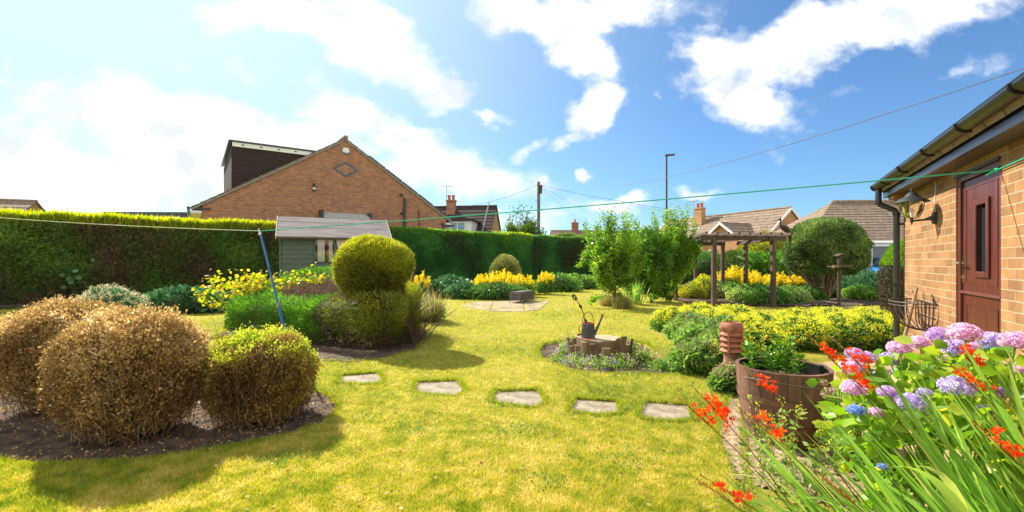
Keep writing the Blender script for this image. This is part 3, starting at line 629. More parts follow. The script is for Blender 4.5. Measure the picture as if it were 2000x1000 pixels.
# awning above the side window, seen over the shed
mb = MB(); mb.box(4.95,7.2,-.55,-.50,3.40,3.52); mb.prism([(4.95,-.5,3.40),(4.95,-.5,3.5),(4.95,-.003,3.72),(4.95,-.003,3.64)], (2.25,0,0)); mb.build('window_canopy', mat('canopy_grey', (.42,.44,.42), .3), A)
for x_, z_ in ((4.82,3.8),(7.21,3.75)): mb = MB(); mb.box(x_,x_+.12,-.5,-.003,3.3,z_); mb.build('canopy_bracket', M_slate, A)
mb = MB(); mb.box(5.0,7.2,-.02,0,2.2,3.3); wnd = mb.build('window', M_darkglass, A); mb = MB(); mb.box(4.94,7.26,-.04,-.0205,3.3,3.36); mb.box(4.94,7.26,-.04,-.0205,2.1,2.2); mb.box(4.94,5.0,-.04,-.0205,2.2,3.3); mb.box(7.2,7.26,-.04,-.0205,2.2,3.3); mb.build('frame', M_white, wnd)
# tv aerial of the house behind, telegraph etc. come later

# ------------------------------------------------------------------ generic gabled house
def house(name, label, loc, rz, Lh, hw, ze, zr, wallm, roofm, rows=12, vo=.12, hip=0, white_verge=False, thick=.035):
    """ridge along local x from 0 to Lh; the front slope faces local -y"""
    T = thing(name, label, 'house', loc, rz); k = (zr-ze)/hw
    if hip:
        mb = MB(); mb.box(-hip+.1, Lh, -hw, hw, 0, ze-.02); mb.build('wall', wallm, T)
        mb = MB(); mb.slope((-hip-.3,-hw-.3,ze-.3*k),(Lh,-hw-.3,ze-.3*k),(Lh,0,zr),(0,0,zr), rows, thick)
        mb.slope((-hip-.3,hw+.3,ze-.3*k),(-hip-.3,-hw-.3,ze-.3*k),(0,0,zr),(0,.01,zr), rows, thick)
        mb.slope((Lh,hw+.3,ze-.3*k),(-hip-.3,hw+.3,ze-.3*k),(0,0,zr),(Lh,0,zr), rows, thick); rf = mb.build('roof', roofm, T)
    else:
        mb = MB(); mb.prism([(0,-hw,0),(0,hw,0),(0,hw,ze),(0,0,zr-.03),(0,-hw,ze)], (Lh,0,0)); mb.build('wall', wallm, T)
        mb = MB(); mb.slope((-vo,-hw-.3,ze-.3*k+.04),(Lh+vo,-hw-.3,ze-.3*k+.04),(Lh+vo,0,zr+.04),(-vo,0,zr+.04), rows, thick)
        mb.slope((-vo,hw+.3,ze-.3*k+.04),(Lh+vo,hw+.3,ze-.3*k+.04),(Lh+vo,0,zr+.04),(-vo,0,zr+.04), rows, thick); rf = mb.build('roof', roofm, T)
        if white_verge:
            for x_ in (-vo-.03, Lh+vo-.02):
                for s_ in (-1,1):
                    mb = MB(); mb.prism([(x_,s_*(hw+.32),ze-.3*k-.16),(x_,s_*(hw+.32),ze-.3*k+.06),(x_,0,zr+.08),(x_,0,zr-.14)], (.05,0,0)); mb.build('bargeboard', M_white, rf)
    mb = MB(); mb.tube([(0 if hip else -vo,0,zr+.04),(Lh+vo,0,zr+.04)], .11, 8); mb.build('ridge_tile', roofm, rf)
    mb = MB(); x0_ = -hip-.3 if hip else -vo; mb.tube([(x0_,-hw-.36,ze-.3*k-.02),(Lh+vo,-hw-.36,ze-.3*k-.02)], .06, 8); mb.box(x0_,Lh+vo,-hw-.29,-hw-.26,ze-.3*k-.22,ze-.3*k-.03); mb.build('gutter', M_white, T)
    return T, rf
def window(T, x0, x1, z0, z1, y, m=None, nb=2, out=-1, fm=M_white, arch=False):
    mb = MB(); mb.box(x0, x1, min(y, y+out*.03), max(y, y+out*.03), z0, z1); g = mb.build('window', m or M_glass, T)
    mb = MB(); a, b = (y+out*.031, y+out*.07); a, b = min(a,b), max(a,b); f_ = .06
    mb.box(x0-f_, x1+f_, a, b, z0-f_, z0); mb.box(x0-f_, x1+f_, a, b, z1, z1+f_)
    for i in range(nb+1):
        xx = x0+(x1-x0)*i/nb; mb.box(xx-f_/2, xx+f_/2, a, b, z0+.001, z1-.001)
    mb.build('frame', fm, g); return g
def chimney(rf, x, y, z0, z1, wd, m, pots=2, dp=.5):
    mb = MB(); mb.box(x-wd/2, x+wd/2, y-dp/2, y+dp/2, z0, z1); mb.box(x-wd/2-.05, x+wd/2+.05, y-dp/2-.05, y+dp/2+.05, z1+.002, z1+.12); ch = mb.build('chimney', m, rf)
    for i in range(pots):
        px_ = x+(i-(pots-1)/2)*wd*.5; mb = MB(); mb.lathe([(.13,0),(.12,.3),(.15,.34),(.15,.42),(.1,.42)], (px_, y, z1+.12), 12); mb.build('chimney_pot', M_terra, rf)
    return ch
def aerial(parent, x, y, z0, z1, dirx=1):
    mb = MB(); mb.tube([(x,y,z0),(x,y,z1)], .022, 5); mb.tube([(x-.5*dirx,y,z1+.02),(x+.5*dirx,y+.1,z1-.02)], .018, 5)
    for i in range(7): mb.tube([(x-.45*dirx+i*.15*dirx, y-.18, z1),(x-.45*dirx+i*.15*dirx, y+.18, z1)], .01, 4)
    mb.build('aerial', M_lead, parent)
M_terra = mat('terracotta', (.42,.13,.06), .75, .35, 9, bump=.4, bscale=40)

# bungalow right with chimney and a small gabled porch
rzH = math.atan2(9.0, -4.1)+math.pi
Ax = Vector((21.5, 35.2, 0)); u_ = Vector((-.414,.910,0)); Hs = 3.6
T, rf = house('bungalow', 'brown tiled bungalow with chimney, roof light and porch gable beyond the pergola', Ax+u_*13, math.atan2(-u_.y, -u_.x), 13, Hs, 2.45, 5.35, M_brick_f, M_tile, 12, white_verge=True)
# local x runs from far end to near end, local -y faces the garden
k_ = (5.35-2.45)/Hs
chimney(rf, 5.0, -.9, 4.2, 6.05, .85, M_brick_f); aerial(rf, 5.1, -.6, 5.9, 7.3); aerial(rf, 3.6, -.2, 5.2, 7.0)
mb = MB(); mb.box(4.45,5.55,-1.55,-1.36,4.2,4.35); mb.build('lead_flashing', M_white, rf)
mb = MB(); mb.prism([(2.0,-1.75,5.35-1.75*k_+.09),(2.9,-1.75,5.35-1.75*k_+.09),(2.9,-.95,5.35-.95*k_+.09),(2.0,-.95,5.35-.95*k_+.09)], (0,-.05,.06)); mb.build('roof_light', M_glass, rf)
pw = 2.0; px0, pyf = 10.7, -4.7; pe, pr_ = 2.75, 4.2
mb = MB(); mb.prism([(px0-pw,pyf,0),(px0+pw,pyf,0),(px0+pw,pyf,pe),(px0,pyf,pr_),(px0-pw,pyf,pe)], (0,3.2,0)); pch = mb.build('porch', M_brick_f, T)
mb = MB()
for s_ in (-1,1): mb.slope((px0+s_*(pw+.25),pyf-.2,pe-.25*(pr_-pe)/pw+.04),(px0+s_*(pw+.25),-1.5,pe-.25*(pr_-pe)/pw+.04),(px0,-1.5,pr_+.04),(px0,pyf-.2,pr_+.04), 7)
pr1 = mb.build('porch_roof', M_tile, pch)
for s_ in (-1,1): mb = MB(); mb.prism([(px0+s_*(pw+.3),pyf-.24,pe-.36),(px0+s_*(pw+.3),pyf-.24,pe-.14),(px0,pyf-.24,pr_+.1),(px0,pyf-.24,pr_-.12)], (0,.04,0)); mb.build('bargeboard', M_white, pr1)
window(T, 7.6, 8.4, 1.0, 2.0, -Hs, nb=1); window(T, 5.2, 7.2, .9, 2.1, -Hs, nb=3); window(T, 1.5, 3.5, .9, 2.1, -Hs, nb=3)
mb = MB(); mb.box(4.9,8.7,-Hs-.02,-Hs-.003,.5,2.2); mb.build('render_panel', M_white, T)
# gable window (on the near gable, local x = 13)
mb = MB(); mb.box(13.003,13.03,-.28,.22,2.75,4.0); g = mb.build('window', M_glass, T)
mb = MB()
for a_ in ((-.36,-.28,2.67,4.08),(.22,.30,2.67,4.08)): mb.box(13.031,13.07,a_[0],a_[1],a_[2],a_[3])
mb.box(13.031,13.07,-.279,.219,2.67,2.75); mb.box(13.031,13.07,-.279,.219,4.0,4.08); mb.build('frame', M_white, g)
window(T, 9.6, 10.2, 1.1, 2.1, pyf, nb=1)

# right hand hipped house
T, rf = house('bungalow', 'hip roofed bungalow with leaded bay window behind the round clipped tree', (19.4,27.6,0), R(-5), 11, 3.4, 2.45, 4.80, M_brick_f, M_tile, 15, hip=3.2, thick=.03)
window(T, .0, 2.6, 1.1, 2.15, -3.4, nb=3); window(T, 3.4, 5.0, 1.1, 2.15, -3.4, nb=2)
mb = MB(); mb.box(-.2,2.8,-3.7,-3.48,2.2,2.32); mb.box(-.15,2.75,-3.66,-3.475,.95,1.03); mb.build('bay_frame', M_white, T)

# houses behind the hedge, left of the telegraph pole
T, rf = house('dormer_house', 'dark roofed house with white dormer window, left of the leafy tree', (-7.5,38.5,0), R(-8), 6.2, 3.6, 2.6, 5.75, M_brick_f, M_tile_dk, 12)
chimney(rf, 2.6, -.6, 4.9, 6.15, .7, M_brick_l); aerial(rf, 2.1, -.3, 5.8, 7.5)
mb = MB(); mb.box(1.6,5.1,-4.0,-1.2,2.9,4.25); dr = mb.build('dormer', M_white, T); mb = MB(); mb.box(1.4,5.3,-4.15,-.9,4.255,4.36); mb.build('flat_roof', M_tile_dk, dr)
window(dr, 2.9, 4.6, 3.35, 4.1, -4.0, nb=3, m=mat('curtained_glass', (.25,.42,.48), .15))
mb = MB(); mb.tube([(5.7,-3.9,2.6),(5.7,-.2,6.1)], .05, 6); mb.build('roof_rail', M_lead, rf)
T, rf = house('distant_house', 'small distant brown roof with single chimney, seen over the hedge right of the telegraph pole', (5.4,62,0), R(4), 12, 4, 2.9, 5.35, M_brick_f, M_tile, 10)
chimney(rf, 3.2, 0, 5.2, 6.4, .9, M_brick_red, 1)
T, rf = house('distant_house', 'sunlit tiled roof peeping over the hedge at the far left', (-43.2,24.6,0), R(20), 13.4, 4, 2.6, 5.05, M_brick_f, M_tile, 10)
# flat roofed extension
F_ = thing('flat_roofed_building', 'pale flat roofed building with dark roof edge behind the left hedge', 'building', (-25.4,29.0,0), R(2))
mb = MB(); mb.box(0.3,8,0,5,0,4.0); mb.build('wall', mat('pale_render', (.55,.54,.52), .8), F_); mb = MB(); mb.box(-.4,8.3,-.4,5.3,4.05,4.35); mb.build('roof', M_slate, F_); mb = MB(); mb.box(-.0,8.2,-.2,-.02,3.8,4.046); mb.build('fascia', M_lead, F_)
window(F_, 3.8, 5.6, 2.6, 3.7, 0, nb=2)
mb = MB(); mb.slope((-1,-3.5,2.6),(6,-3.5,2.6),(5.0,-1.3,3.9),(-.3,-1.3,3.9), 5); mb.prism([(-.3,-1.3,0),(5.,-1.3,0),(5.,-1.3,3.88),(-.3,-1.3,3.88)], (0,.1,0)); mb.build('lean_to_roof', M_white, F_)

# ------------------------------------------------------------------ the near bungalow on the right
p0 = Vector((3.58,3.333,0)); rzB = math.atan2(.8695,.494)
B = thing('bungalow', 'near golden brick bungalow wall with mahogany stable door at the right edge', 'house', p0, rzB)
mb = MB(); mb.box(.93,2.80,-.26,0,0,2.10); mb.box(-7,0,-.26,0,0,2.10); mb.box(0,.93,-.26,-.003,2.02,2.10); mb.box(-7,-6.7,-7,-.262,0,2.1); mb.prism([(2.54,-.262,0),(2.54,-7,0),(2.54,-7,2.1),(2.54,-3.6,3.9),(2.54,-.262,2.1)], (.26,0,0))
wallB = mb.build('wall', M_brick_r, B)
mb = MB(); mb.box(-.12,1.05,-.2,.004,2.022,2.098); mb.build('soldier_course', M_brick_s, wallB)
for i, (pr, z0, z1) in enumerate(((.05,1.885,1.955),(.10,1.96,2.03),(.15,2.035,2.099))):
    mb = MB(); mb.box(2.55,2.803+.004*i,.0005,pr,z0,z1); mb.build('corbel_brick', M_brick_r, wallB, bevel=.004)
mb = MB(); mb.slope((-7.1,.22,2.16),(2.98,.22,2.16),(2.98,-3.6,4.1),(-7.1,-3.6,4.1), 13); mb.slope((-7.1,-7.4,2.16),(2.98,-7.4,2.16),(2.98,-3.6,4.1),(-7.1,-3.6,4.1), 13); roofB = mb.build('roof', M_tile, B)
M_pvc = mat('brown_black_pvc', (.016,.013,.012), .28, .25, 5, spec=.6)
mb = MB(); mb.box(-7,2.93,.165,.185,2.07,2.22); mb.build('fascia', M_pvc, B)
mb = MB(); mb.box(-7,2.93,.001,.164,2.075,2.09); mb.build('soffit', mat('soffit_brown', (.07,.05,.04), .5, .15, 5), B)
mb = MB(); n_ = 12; r1, r2 = .060, .054; x0_, x1_ = -7, 2.98; yc, zc = .252, 2.235
for k in range(n_):
    a0, a1 = math.pi+math.pi*k/n_, math.pi+math.pi*(k+1)/n_
    for rr in (r1, r2):
        mb.quad((x0_,yc+rr*math.cos(a0),zc+rr*math.sin(a0)),(x1_,yc+rr*math.cos(a0),zc+rr*math.sin(a0)),(x1_,yc+rr*math.cos(a1),zc+rr*math.sin(a1)),(x0_,yc+rr*math.cos(a1),zc+rr*math.sin(a1)))
    mb.quad((x1_,yc+r1*math.cos(a0),zc+r1*math.sin(a0)),(x1_,yc+r1*math.cos(a1),zc+r1*math.sin(a1)),(x1_,yc,zc))
mb.box(x0_,x1_,yc-r1-.003,yc-r2+.002,zc,zc+.008); mb.box(x0_,x1_,yc+r2-.002,yc+r1+.003,zc,zc+.008)
gut = mb.build('gutter', M_pvc, B, smooth=True)
for xb in (2.88,2.3,1.45,.6,-.25,-1.1,-2):
    mb = MB(); arc = [(xb, yc+.066*math.cos(a_), zc+.066*math.sin(a_)) for a_ in [math.pi+math.pi*k/10 for k in range(11)]]; mb.tube(arc, .009, 6); mb.box(xb-.012,xb+.012,.186,yc-.055,zc-.06,zc-.045); mb.build('gutter_bracket', M_blackpl, gut)
mb = MB(); mb.tube([(2.80,.252,2.17),(2.80,.252,2.03),(2.80,.235,1.98),(2.80,.09,1.90),(2.80,.07,1.85),(2.80,.07,.0)], .034, 14); 
dp = mb.build('downpipe', mat('grey_black_pipe', (.03,.032,.036), .35, .3, 4, spec=.6), B, smooth=True)
for z_ in (2.00,1.85,.95):
    mb = MB(); mb.tube([(2.80,.252 if z_ > 1.9 else .07,z_-.02),(2.80,.252 if z_ > 1.9 else .07,z_+.02)], .041, 14); mb.build('pipe_collar', M_blackpl, dp, smooth=True)
for z_ in (1.72,.6):
    mb = MB(); mb.box(2.74,2.86,.0,.045,z_-.012,z_+.012); mb.build('pipe_clip', M_blackpl, dp)
# door
M_maho = mat('mahogany', (.085,.016,.013), .38, .3, 5, stretch=(6,6,.6), spec=.5, col2=(.13,.028,.02))
D_ = bpy.data.objects.new('stable_door', None); C.objects.link(D_); D_.parent = B
mb = MB(); mb.box(.868,.93,-.09,-.012,0,2.02); mb.box(0,.868,-.09,-.012,1.955,2.02); mb.box(0,.05,-.09,-.012,0,1.955); mb.build('door_frame', M_maho, B, bevel=.004)
mb = MB(); mb.box(.0,.93,-.011,.012,2.0,2.022); mb.build('door_canopy', M_pvc, B)
bpy.data.objects.remove(D_)
mb = MB(); y_ = -.030
mb.box(.054,.30,-.075,y_,.99,1.945); mb.box(.55,.862,-.075,y_,.99,1.945); mb.box(.301,.549,-.075,y_,.99,1.14); mb.box(.301,.549,-.075,y_,1.735,1.945)
dr = mb.build('upper_door', M_maho, B)
mb = MB()
for (a,b,c,d) in ((.275,.325,1.115,1.76),(.525,.575,1.115,1.76),(.326,.524,1.115,1.165),(.326,.524,1.71,1.76)): mb.box(a,b,y_+.001,y_+.018,c,d)
mb.build('window_bead', M_maho, dr, bevel=.006)
mb = MB(); mb.box(.30,.55,-.06,-.05,1.14,1.74); mb.build('pane', M_darkglass, dr)
M_groove = mat('groove_highlight', (.30,.12,.10), .4, .1)
mb = MB()
for (a,b,c,d) in ((.14,.78,1.055,1.062),(.14,.147,1.063,1.88),(.773,.78,1.063,1.88),(.148,.772,1.873,1.88)): mb.box(a,b,y_+.0005,y_+.004,c,d)
mb.build('panel_moulding', M_maho, dr)
mb = MB(); mb.box(.054,.862,-.075,-.032,.02,.965); dl = mb.build('lower_door', M_maho, B)
mb = MB()
for (a,b,c,d) in ((.14,.78,.87,.877),(.14,.147,.1,.869),(.773,.78,.1,.869)): mb.box(a,b,-.0315,-.027,c,d)
mb.build('panel_moulding', M_maho, dl)
mb = MB(); mb.box(.045,.866,y_+.001,-.008,.968,.990); mb.build('weather_bar', mat('maho_bar', (.16,.05,.05), .3, .1), dr)
M_chrome = mat('brass_chrome', (.75,.68,.5), .18, .1, metal=1)
mb = MB(); mb.box(.815,.848,y_+.001,y_+.010,1.06,1.30); mb.tube([(.832,y_+.01,1.235),(.832,y_+.055,1.235),(.80,y_+.06,1.235),(.72,y_+.058,1.232)], .009, 8); mb.tube([(.832,y_+.01,1.11),(.832,y_+.02,1.11)], .012, 8); mb.build('door_handle', M_chrome, dr)
# coach lamp on the wall
Lp = thing('wall_lamp', 'dark green grey coach lamp with flared hood on a bracket beside the stable door', 'lamp', Vector((4.324,4.642,0))); Lp.rotation_euler = (0,0,rzB)
M_lampm = mat('lamp_metal', (.035,.042,.04), .5, .25, 20)
mb = MB(); mb.prism([(-.035,.001,1.63),(.035,.001,1.63),(.045,.001,1.66),(.045,.001,1.72),(.035,.001,1.75),(-.035,.001,1.75),(-.045,.001,1.72),(-.045,.001,1.66)], (0,.025,0)); mb.build('back_plate', M_lampm, Lp, bevel=.004)
mb = MB(); mb.tube([(0,.02,1.69),(0,.06,1.685),(0,.10,1.675),(0,.19,1.668)], [.03,.018,.011,.010], 10); mb.tube([(0,.19,1.64),(0,.19,1.71)], [.006,.02], 10); mb.lathe([(0,-.028),(.012,-.016),(.006,-.006),(.02,.004),(.02,.012)], (0,.19,1.655), 12); mb.build('arm', M_lampm, Lp, smooth=True)
hood = MB(); hood.lathe([(.001,.075),(.012,.07),(.014,.06),(.006,.052),(.008,.04),(.03,.03),(.045,.012),(.058,-.004),(.066,-.012),(.10,-.034),(.146,-.062),(.150,-.068),(.146,-.070),(.09,-.045)], (0,.19,1.93), 32); hd = hood.build('hood', M_lampm, Lp, smooth=True)
mb = MB(); mb.lathe([(.098,1.875),(.095,1.83),(.082,1.77),(.058,1.715),(.035,1.70)], (0,.19,0), 28); mb.build('glass_shade', clearglass('lamp_glass'), Lp, smooth=True)
for k in range(3):
    a_ = 2*math.pi*k/3+.5; mb = MB(); mb.tube([(math.cos(a_)*r_, .19+math.sin(a_)*r_, z_) for r_, z_ in ((.02,1.69),(.06,1.712),(.085,1.76),(.098,1.83),(.10,1.885))], .0045, 6); mb.build('cage_bar', M_lampm, Lp)
mb = MB(); mb.lathe([(.0,1.80),(.014,1.795),(.02,1.77),(.014,1.74),(.008,1.70)], (0,.19,0), 12); mb.build('bulb', M_white, Lp)
mb = MB(); mb.tube([(.0,.006,1.75),(.01,.006,1.9),(-.02,.006,2.0),(.01,.008,2.075)], .004, 5); mb.build('cable', M_white, Lp)
# hay rack planter
Hk = thing('hayrack_planter', 'empty black wrought iron hayrack basket fixed to the golden brick wall', 'wall basket', p0+Vector((.494,.8695,0))*1.83); Hk.rotation_euler = (0,0,rzB)
def arcp(t, z, r=1): a_ = math.pi*t; return (-.40*math.cos(a_)*r, .012+.30*math.sin(a_)*r, z)
mb = MB(); mb.tube([arcp(i/20, .81) for i in range(21)], .008, 6); mb.tube([arcp(i/20, .775) for i in range(21)], .006, 6); mb.build('rim', M_metal_dk, Hk)
mb = MB(); mb.tube([(-.40,.01,.81),(.40,.01,.81)], .008, 6); mb.tube([(-.32,.01,.66),(.32,.01,.66)], .006, 6)
for x_ in (-.3,-.15,0,.15,.3): mb.tube([(x_,.01,.81),(x_*.8,.01,.55),(0,.02,.50)], .006, 6)
mb.build('back_frame', M_metal_dk, Hk)
for i in range(1, 12):
    t_ = i/12; a = Vector(arcp(t_, .81)); mb = MB(); pts = []
    for k in range(7):
        f = k/6; q = a*(1-f**1.6); pts.append((q.x, .012+(a.y-.012)*(1-f**2.2), .81-.31*math.sin(f*math.pi/2)))
    mb.tube(pts, .0055, 5); mb.build('hoop_bar', M_metal_dk, Hk)
for x_ in (-.39,.33):
    mb = MB(); mb.tube([(x_,.012,.81),(x_+.01,.03,.87),(x_-.01,.05,.91)], .006, 5); mb.tube([(x_+.07,.012,.81),(x_+.05,.03,.86)], .006, 5); mb.build('hook', M_metal_dk, Hk)
mb = MB(); a = Vector(W(1791,562,5.05)); b = Vector((a.x-.22, a.y+.02, .0)); mb.tube([a, a.lerp(b,.5), b], [.015,.017,.017], 8); tag(mb.build('wooden_handle', mat('weathered_ash', (.34,.22,.13), .8, .3, 20)), 'weathered wooden tool handle leaning on the wall through the iron hayrack basket', 'tool handle')

# ------------------------------------------------------------------ clothes line and prop
hook = Vector(p0)+Vector((-.8695,.494,0))*.02+Vector((0,0,1.92)); pt = Vector(W(508,451,5.6)); endp = Vector((-9.2,7.66,2.03))
M_line = mat('green_pvc_line', (.03,.50,.30), .35, .1); M_line_glare = mat('glare_line', (.62,.66,.45), .4, .2)  # one green line; glare and sheen on its left half painted as paler colour
cl = thing('clothes_line', 'taut green washing line from the bungalow wall over the blue prop', 'washing line', (0,0,0))
def sag(a, b, s, n=16): return [a.lerp(b, i/n)-Vector((0,0,s*4*(i/n)*(1-i/n))) for i in range(n+1)]
mb = MB(); mb.tube(sag(hook, pt, .02), .0058, 6); mb.build('green_length', M_line, cl)
mb = MB(); mb.tube(sag(pt, endp, .03), .0058, 6); mb.build('glare_length', M_line_glare, cl)
mb = MB(); h2 = Vector(p0)-Vector((.494,.8695,0))*1.6+Vector((-.8695,.494,0))*.02+Vector((0,0,1.94)); mb.tube([hook, h2], .004, 6); mb.lathe([(.0,-.018),(.016,-.01),(.02,0),(.016,.01),(0,.018)], hook, 8); mb.tube([hook+Vector((.03,-.02,-.002)), hook, hook+Vector((-.05,.03,-.035))], .006, 5); mb.build('hook_knot', M_line, cl)
mb = MB(); g_ = Vector((-2.70,5.6,0)); mid = pt.lerp(g_, .56); mb.tube([pt+Vector((0,0,-.02)), mid], .0135, 10); mb.tube([mid, g_], .0175, 10)
mb.box(-.0001,.0001,0,.0001,0,.0001) if False else None
pr = mb.build('line_prop', mat('blue_pole', (.03,.14,.42), .35, .25, 20, spec=.6), smooth=True); tag(pr, 'blue metal clothes prop leaning under the washing line behind the half dry shrub', 'clothes prop')
mb = MB(); mb.tube([pt+Vector((0,0,-.05)), pt+Vector((0,0,-.015))], .017, 8); mb.tube([pt+Vector((0,0,-.02)), pt+Vector((-.02,0,.03))], .006, 6); mb.build('notched_cap', M_white, pr)
mb = MB(); mb.tube([mid+Vector((0,0,-.03)), mid+Vector((0,0,.03))], .021, 10); mb.build('joint_collar', M_lead, pr)
mb = MB(); mb.tube([endp+Vector((0,0,.1)), (endp.x, endp.y, 0)], .035, 10); tag(mb.build('clothes_post', M_slate), 'grey post carrying the far end of the washing line by the left hedge', 'post')

# ------------------------------------------------------------------ three clipped box shrubs in the soil bed
def boxshrub(label, c, r, m, n, seed, green=0, p=2.7):
    T = thing('box_shrub', label, 'shrub', (c[0], c[1], 0), 0, 'drying box shrubs in the soil bed'); cc = (0,0,c[2])
    P, Nn = shell(n, cc, r, p=p, depth=.30, amp=.09, freq=2.6, seed=seed, zmin=.02); k = len(P); P = P+np.array([0,0,1.])*(rng.random((k,1))**6)*.07+Nn*(((fbm(P, 8, 71+seed, 2)-.5)*.13)+(rng.random(k)**5)*.04)[:,None]
    dens = fbm(P, 7, 31+seed, 2); keep = (rng.random(k) < np.clip((dens-.30)*3.4, .16, 1)*np.clip(.22+P[:,2]/(c[2]*1.15), .26, 1)); P, Nn = P[keep], Nn[keep]; k = len(P)
    D = nrm(rvec(k)*.8+Nn*.5+np.array([0,0,.6])); hgt = P[:,2]/(c[2]+r[2])
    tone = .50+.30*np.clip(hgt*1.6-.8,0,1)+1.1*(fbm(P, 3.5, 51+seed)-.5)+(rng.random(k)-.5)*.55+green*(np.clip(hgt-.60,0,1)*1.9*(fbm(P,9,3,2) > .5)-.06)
    leaves('foliage', P, D, .022*(.5+.9*rng.random(k)), .013*(.7+.6*rng.random(k)), m, T, tone=np.clip(tone,0,1))
    q = 420; a = rng.random(q)*2*math.pi; b_ = np.c_[np.cos(a)*r[0]*.28*rng.random(q), np.sin(a)*r[1]*.28*rng.random(q), np.zeros(q)-.02]
    tp, _ = shell(q, cc, np.array(r)*.97, p=p, depth=.25, amp=.07, freq=2.6, seed=seed); 
    stemmesh('branches', b_, tp, .0065, .0014, L_brownstem, T, bend=.22, seg=4)
    tp, n2 = shell(5200, cc, r, p=p, depth=.35, amp=.07, freq=2.6, seed=seed, zmin=.05); k = len(tp)
    stemmesh('twigs', tp-nrm(n2*.4+np.array([0,0,.8])+rvec(k)*.35)*.14, tp+n2*.012, .0024, .0009, L_brownstem, T, bend=.1, seg=2)
    return T
L_brownstem = leafmat('pale_dry_twig', [(0,(.10,.06,.03)),(.6,(.25,.16,.075)),(1,(.52,.37,.2))], 0, rough=.7)
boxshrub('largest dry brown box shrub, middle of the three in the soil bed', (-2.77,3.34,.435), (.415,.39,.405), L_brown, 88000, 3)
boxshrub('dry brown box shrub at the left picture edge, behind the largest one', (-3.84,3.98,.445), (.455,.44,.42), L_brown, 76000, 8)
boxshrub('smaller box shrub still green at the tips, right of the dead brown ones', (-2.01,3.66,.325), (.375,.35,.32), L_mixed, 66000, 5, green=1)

# ------------------------------------------------------------------ clipped conifer bird
rzT = R(-26); T = thing('topiary_bird', 'clipped conifer topiary bird with round golden head and dead patch in its back', 'topiary', (-2.87,7.68,0), rzT)
P, Nn = shell(95000, (0,0,.42), (1.95,.95,.42), p=6, depth=.16, amp=.10, freq=1.6, seed=4, zmin=.03); P[:,0] -= .5*(P[:,1]+.9)*np.clip(P[:,0]/1.9,0,1)
z2 = P[:,2]+np.clip(P[:,2],0,.9)*(.30*P[:,1]*np.clip(1.1-P[:,0],.15,1)+.10*np.clip(-P[:,0],-.5,1.2)*(P[:,1] > -.3)); k = len(P); el = (P[:,0]+.3)**2/1.2**2+(P[:,1]+.0)**2/.60**2
dead = (el < 1.0+.35*(fbm(P,3,5)-.5)) & (P[:,2] > .6); gap = (np.abs(P[:,0]-.55-.1*np.sin(P[:,2]*9)) < .16+.1*(fbm(P,4,8)-.5)) & (P[:,1] < 0)
z2 = z2+np.where(dead, -.09, 0)+np.where((el > 1) & (P[:,2] > .7) & (P[:,1] > .2), .05, 0)
rt = P[:,0] > .55; tone = np.where(rt, .50, .55)+1.2*(fbm(P,2.2,3)-.5)+(rng.random(k)-.5)*.45
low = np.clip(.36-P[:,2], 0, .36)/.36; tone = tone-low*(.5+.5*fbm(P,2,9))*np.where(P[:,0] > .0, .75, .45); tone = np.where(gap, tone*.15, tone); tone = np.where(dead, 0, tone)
keep = ~((gap | (low > .6)) & (rng.random(k) < .55)) & ~(dead & (rng.random(k) < .6)); P = np.c_[P[:,:2], z2][keep]; Nn = Nn[keep]; tone = tone[keep]; k = len(P)
D = nrm(rvec(k)*.6+Nn*.6+np.array([0,0,.3])); D[:,2] += .1
tone = np.clip(tone,0,1); gold = (P[:,0] > .62) & (tone > .2)
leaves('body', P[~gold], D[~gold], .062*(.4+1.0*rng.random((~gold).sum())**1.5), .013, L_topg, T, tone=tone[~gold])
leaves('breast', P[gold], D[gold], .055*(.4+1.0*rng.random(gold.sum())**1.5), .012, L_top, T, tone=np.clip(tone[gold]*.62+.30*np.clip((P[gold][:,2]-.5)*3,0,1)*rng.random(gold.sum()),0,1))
q = 2600; P = np.c_[-.25+rng.normal(size=q)*.62, rng.normal(size=q)*.24, np.full(q,.60)]; P = P[(P[:,0]+.25)**2/1.2**2+P[:,1]**2/.5**2 < 1]; k = len(P); zt_ = P[:,2]
tp = P+np.c_[rng.normal(size=(k,2))*.1, .15+.08*rng.random(k)+.28*P[:,1]]; stemmesh('dead_twigs', P, tp, .006, .002, leafmat('dead_twig', [(0,(.12,.075,.055)),(.5,(.26,.17,.12)),(1,(.42,.31,.24))], 0, .9), T, bend=.3)
q = 500; a = rng.random(q); b_ = np.c_[(a-.5)*3.2, rng.normal(size=q)*.12, np.zeros(q)]; tp = b_+np.c_[rng.normal(size=q)*.25, rng.normal(size=q)*.4, .2+.45*rng.random(q)]; stemmesh('branches', b_, tp, .012, .004, M_twig, T)
core('inner_branches', (-.28,-.08,.36), (1.42,.62,.32), m_core, T, p=4, sc=.93)
def L2(x, y): v = Matrix.Rotation(-rzT, 2) @ Vector((x+2.87, y-7.68)); return v.x, v.y
hxl, hyl = L2(-2.20,6.98); bxl, byl = L2(-1.82,7.0)
P1, N1 = shell(66000, (0,0,0), (.47,.46,.455), depth=.14, amp=.06, freq=2, seed=6); bd_ = np.array([math.cos(-rzT), math.sin(-rzT), .16]); bd_ /= np.linalg.norm(bd_); q_ = nrm(P1); dt_ = q_@bd_; P1 = P1*(1+.42*np.exp(-(1-dt_)*5.0))[:,None]+np.array([hxl,hyl,1.135]); P3, N3 = shell(12000, (L2(-2.0,6.95))+(.80,), (.33,.30,.34), depth=.2, amp=.08, seed=9)
P = np.concatenate([P1,P3]); Nn = np.concatenate([N1,N3]); k = len(P); D = nrm(rvec(k)*.5+Nn*.7+np.array([0,0,.25]))
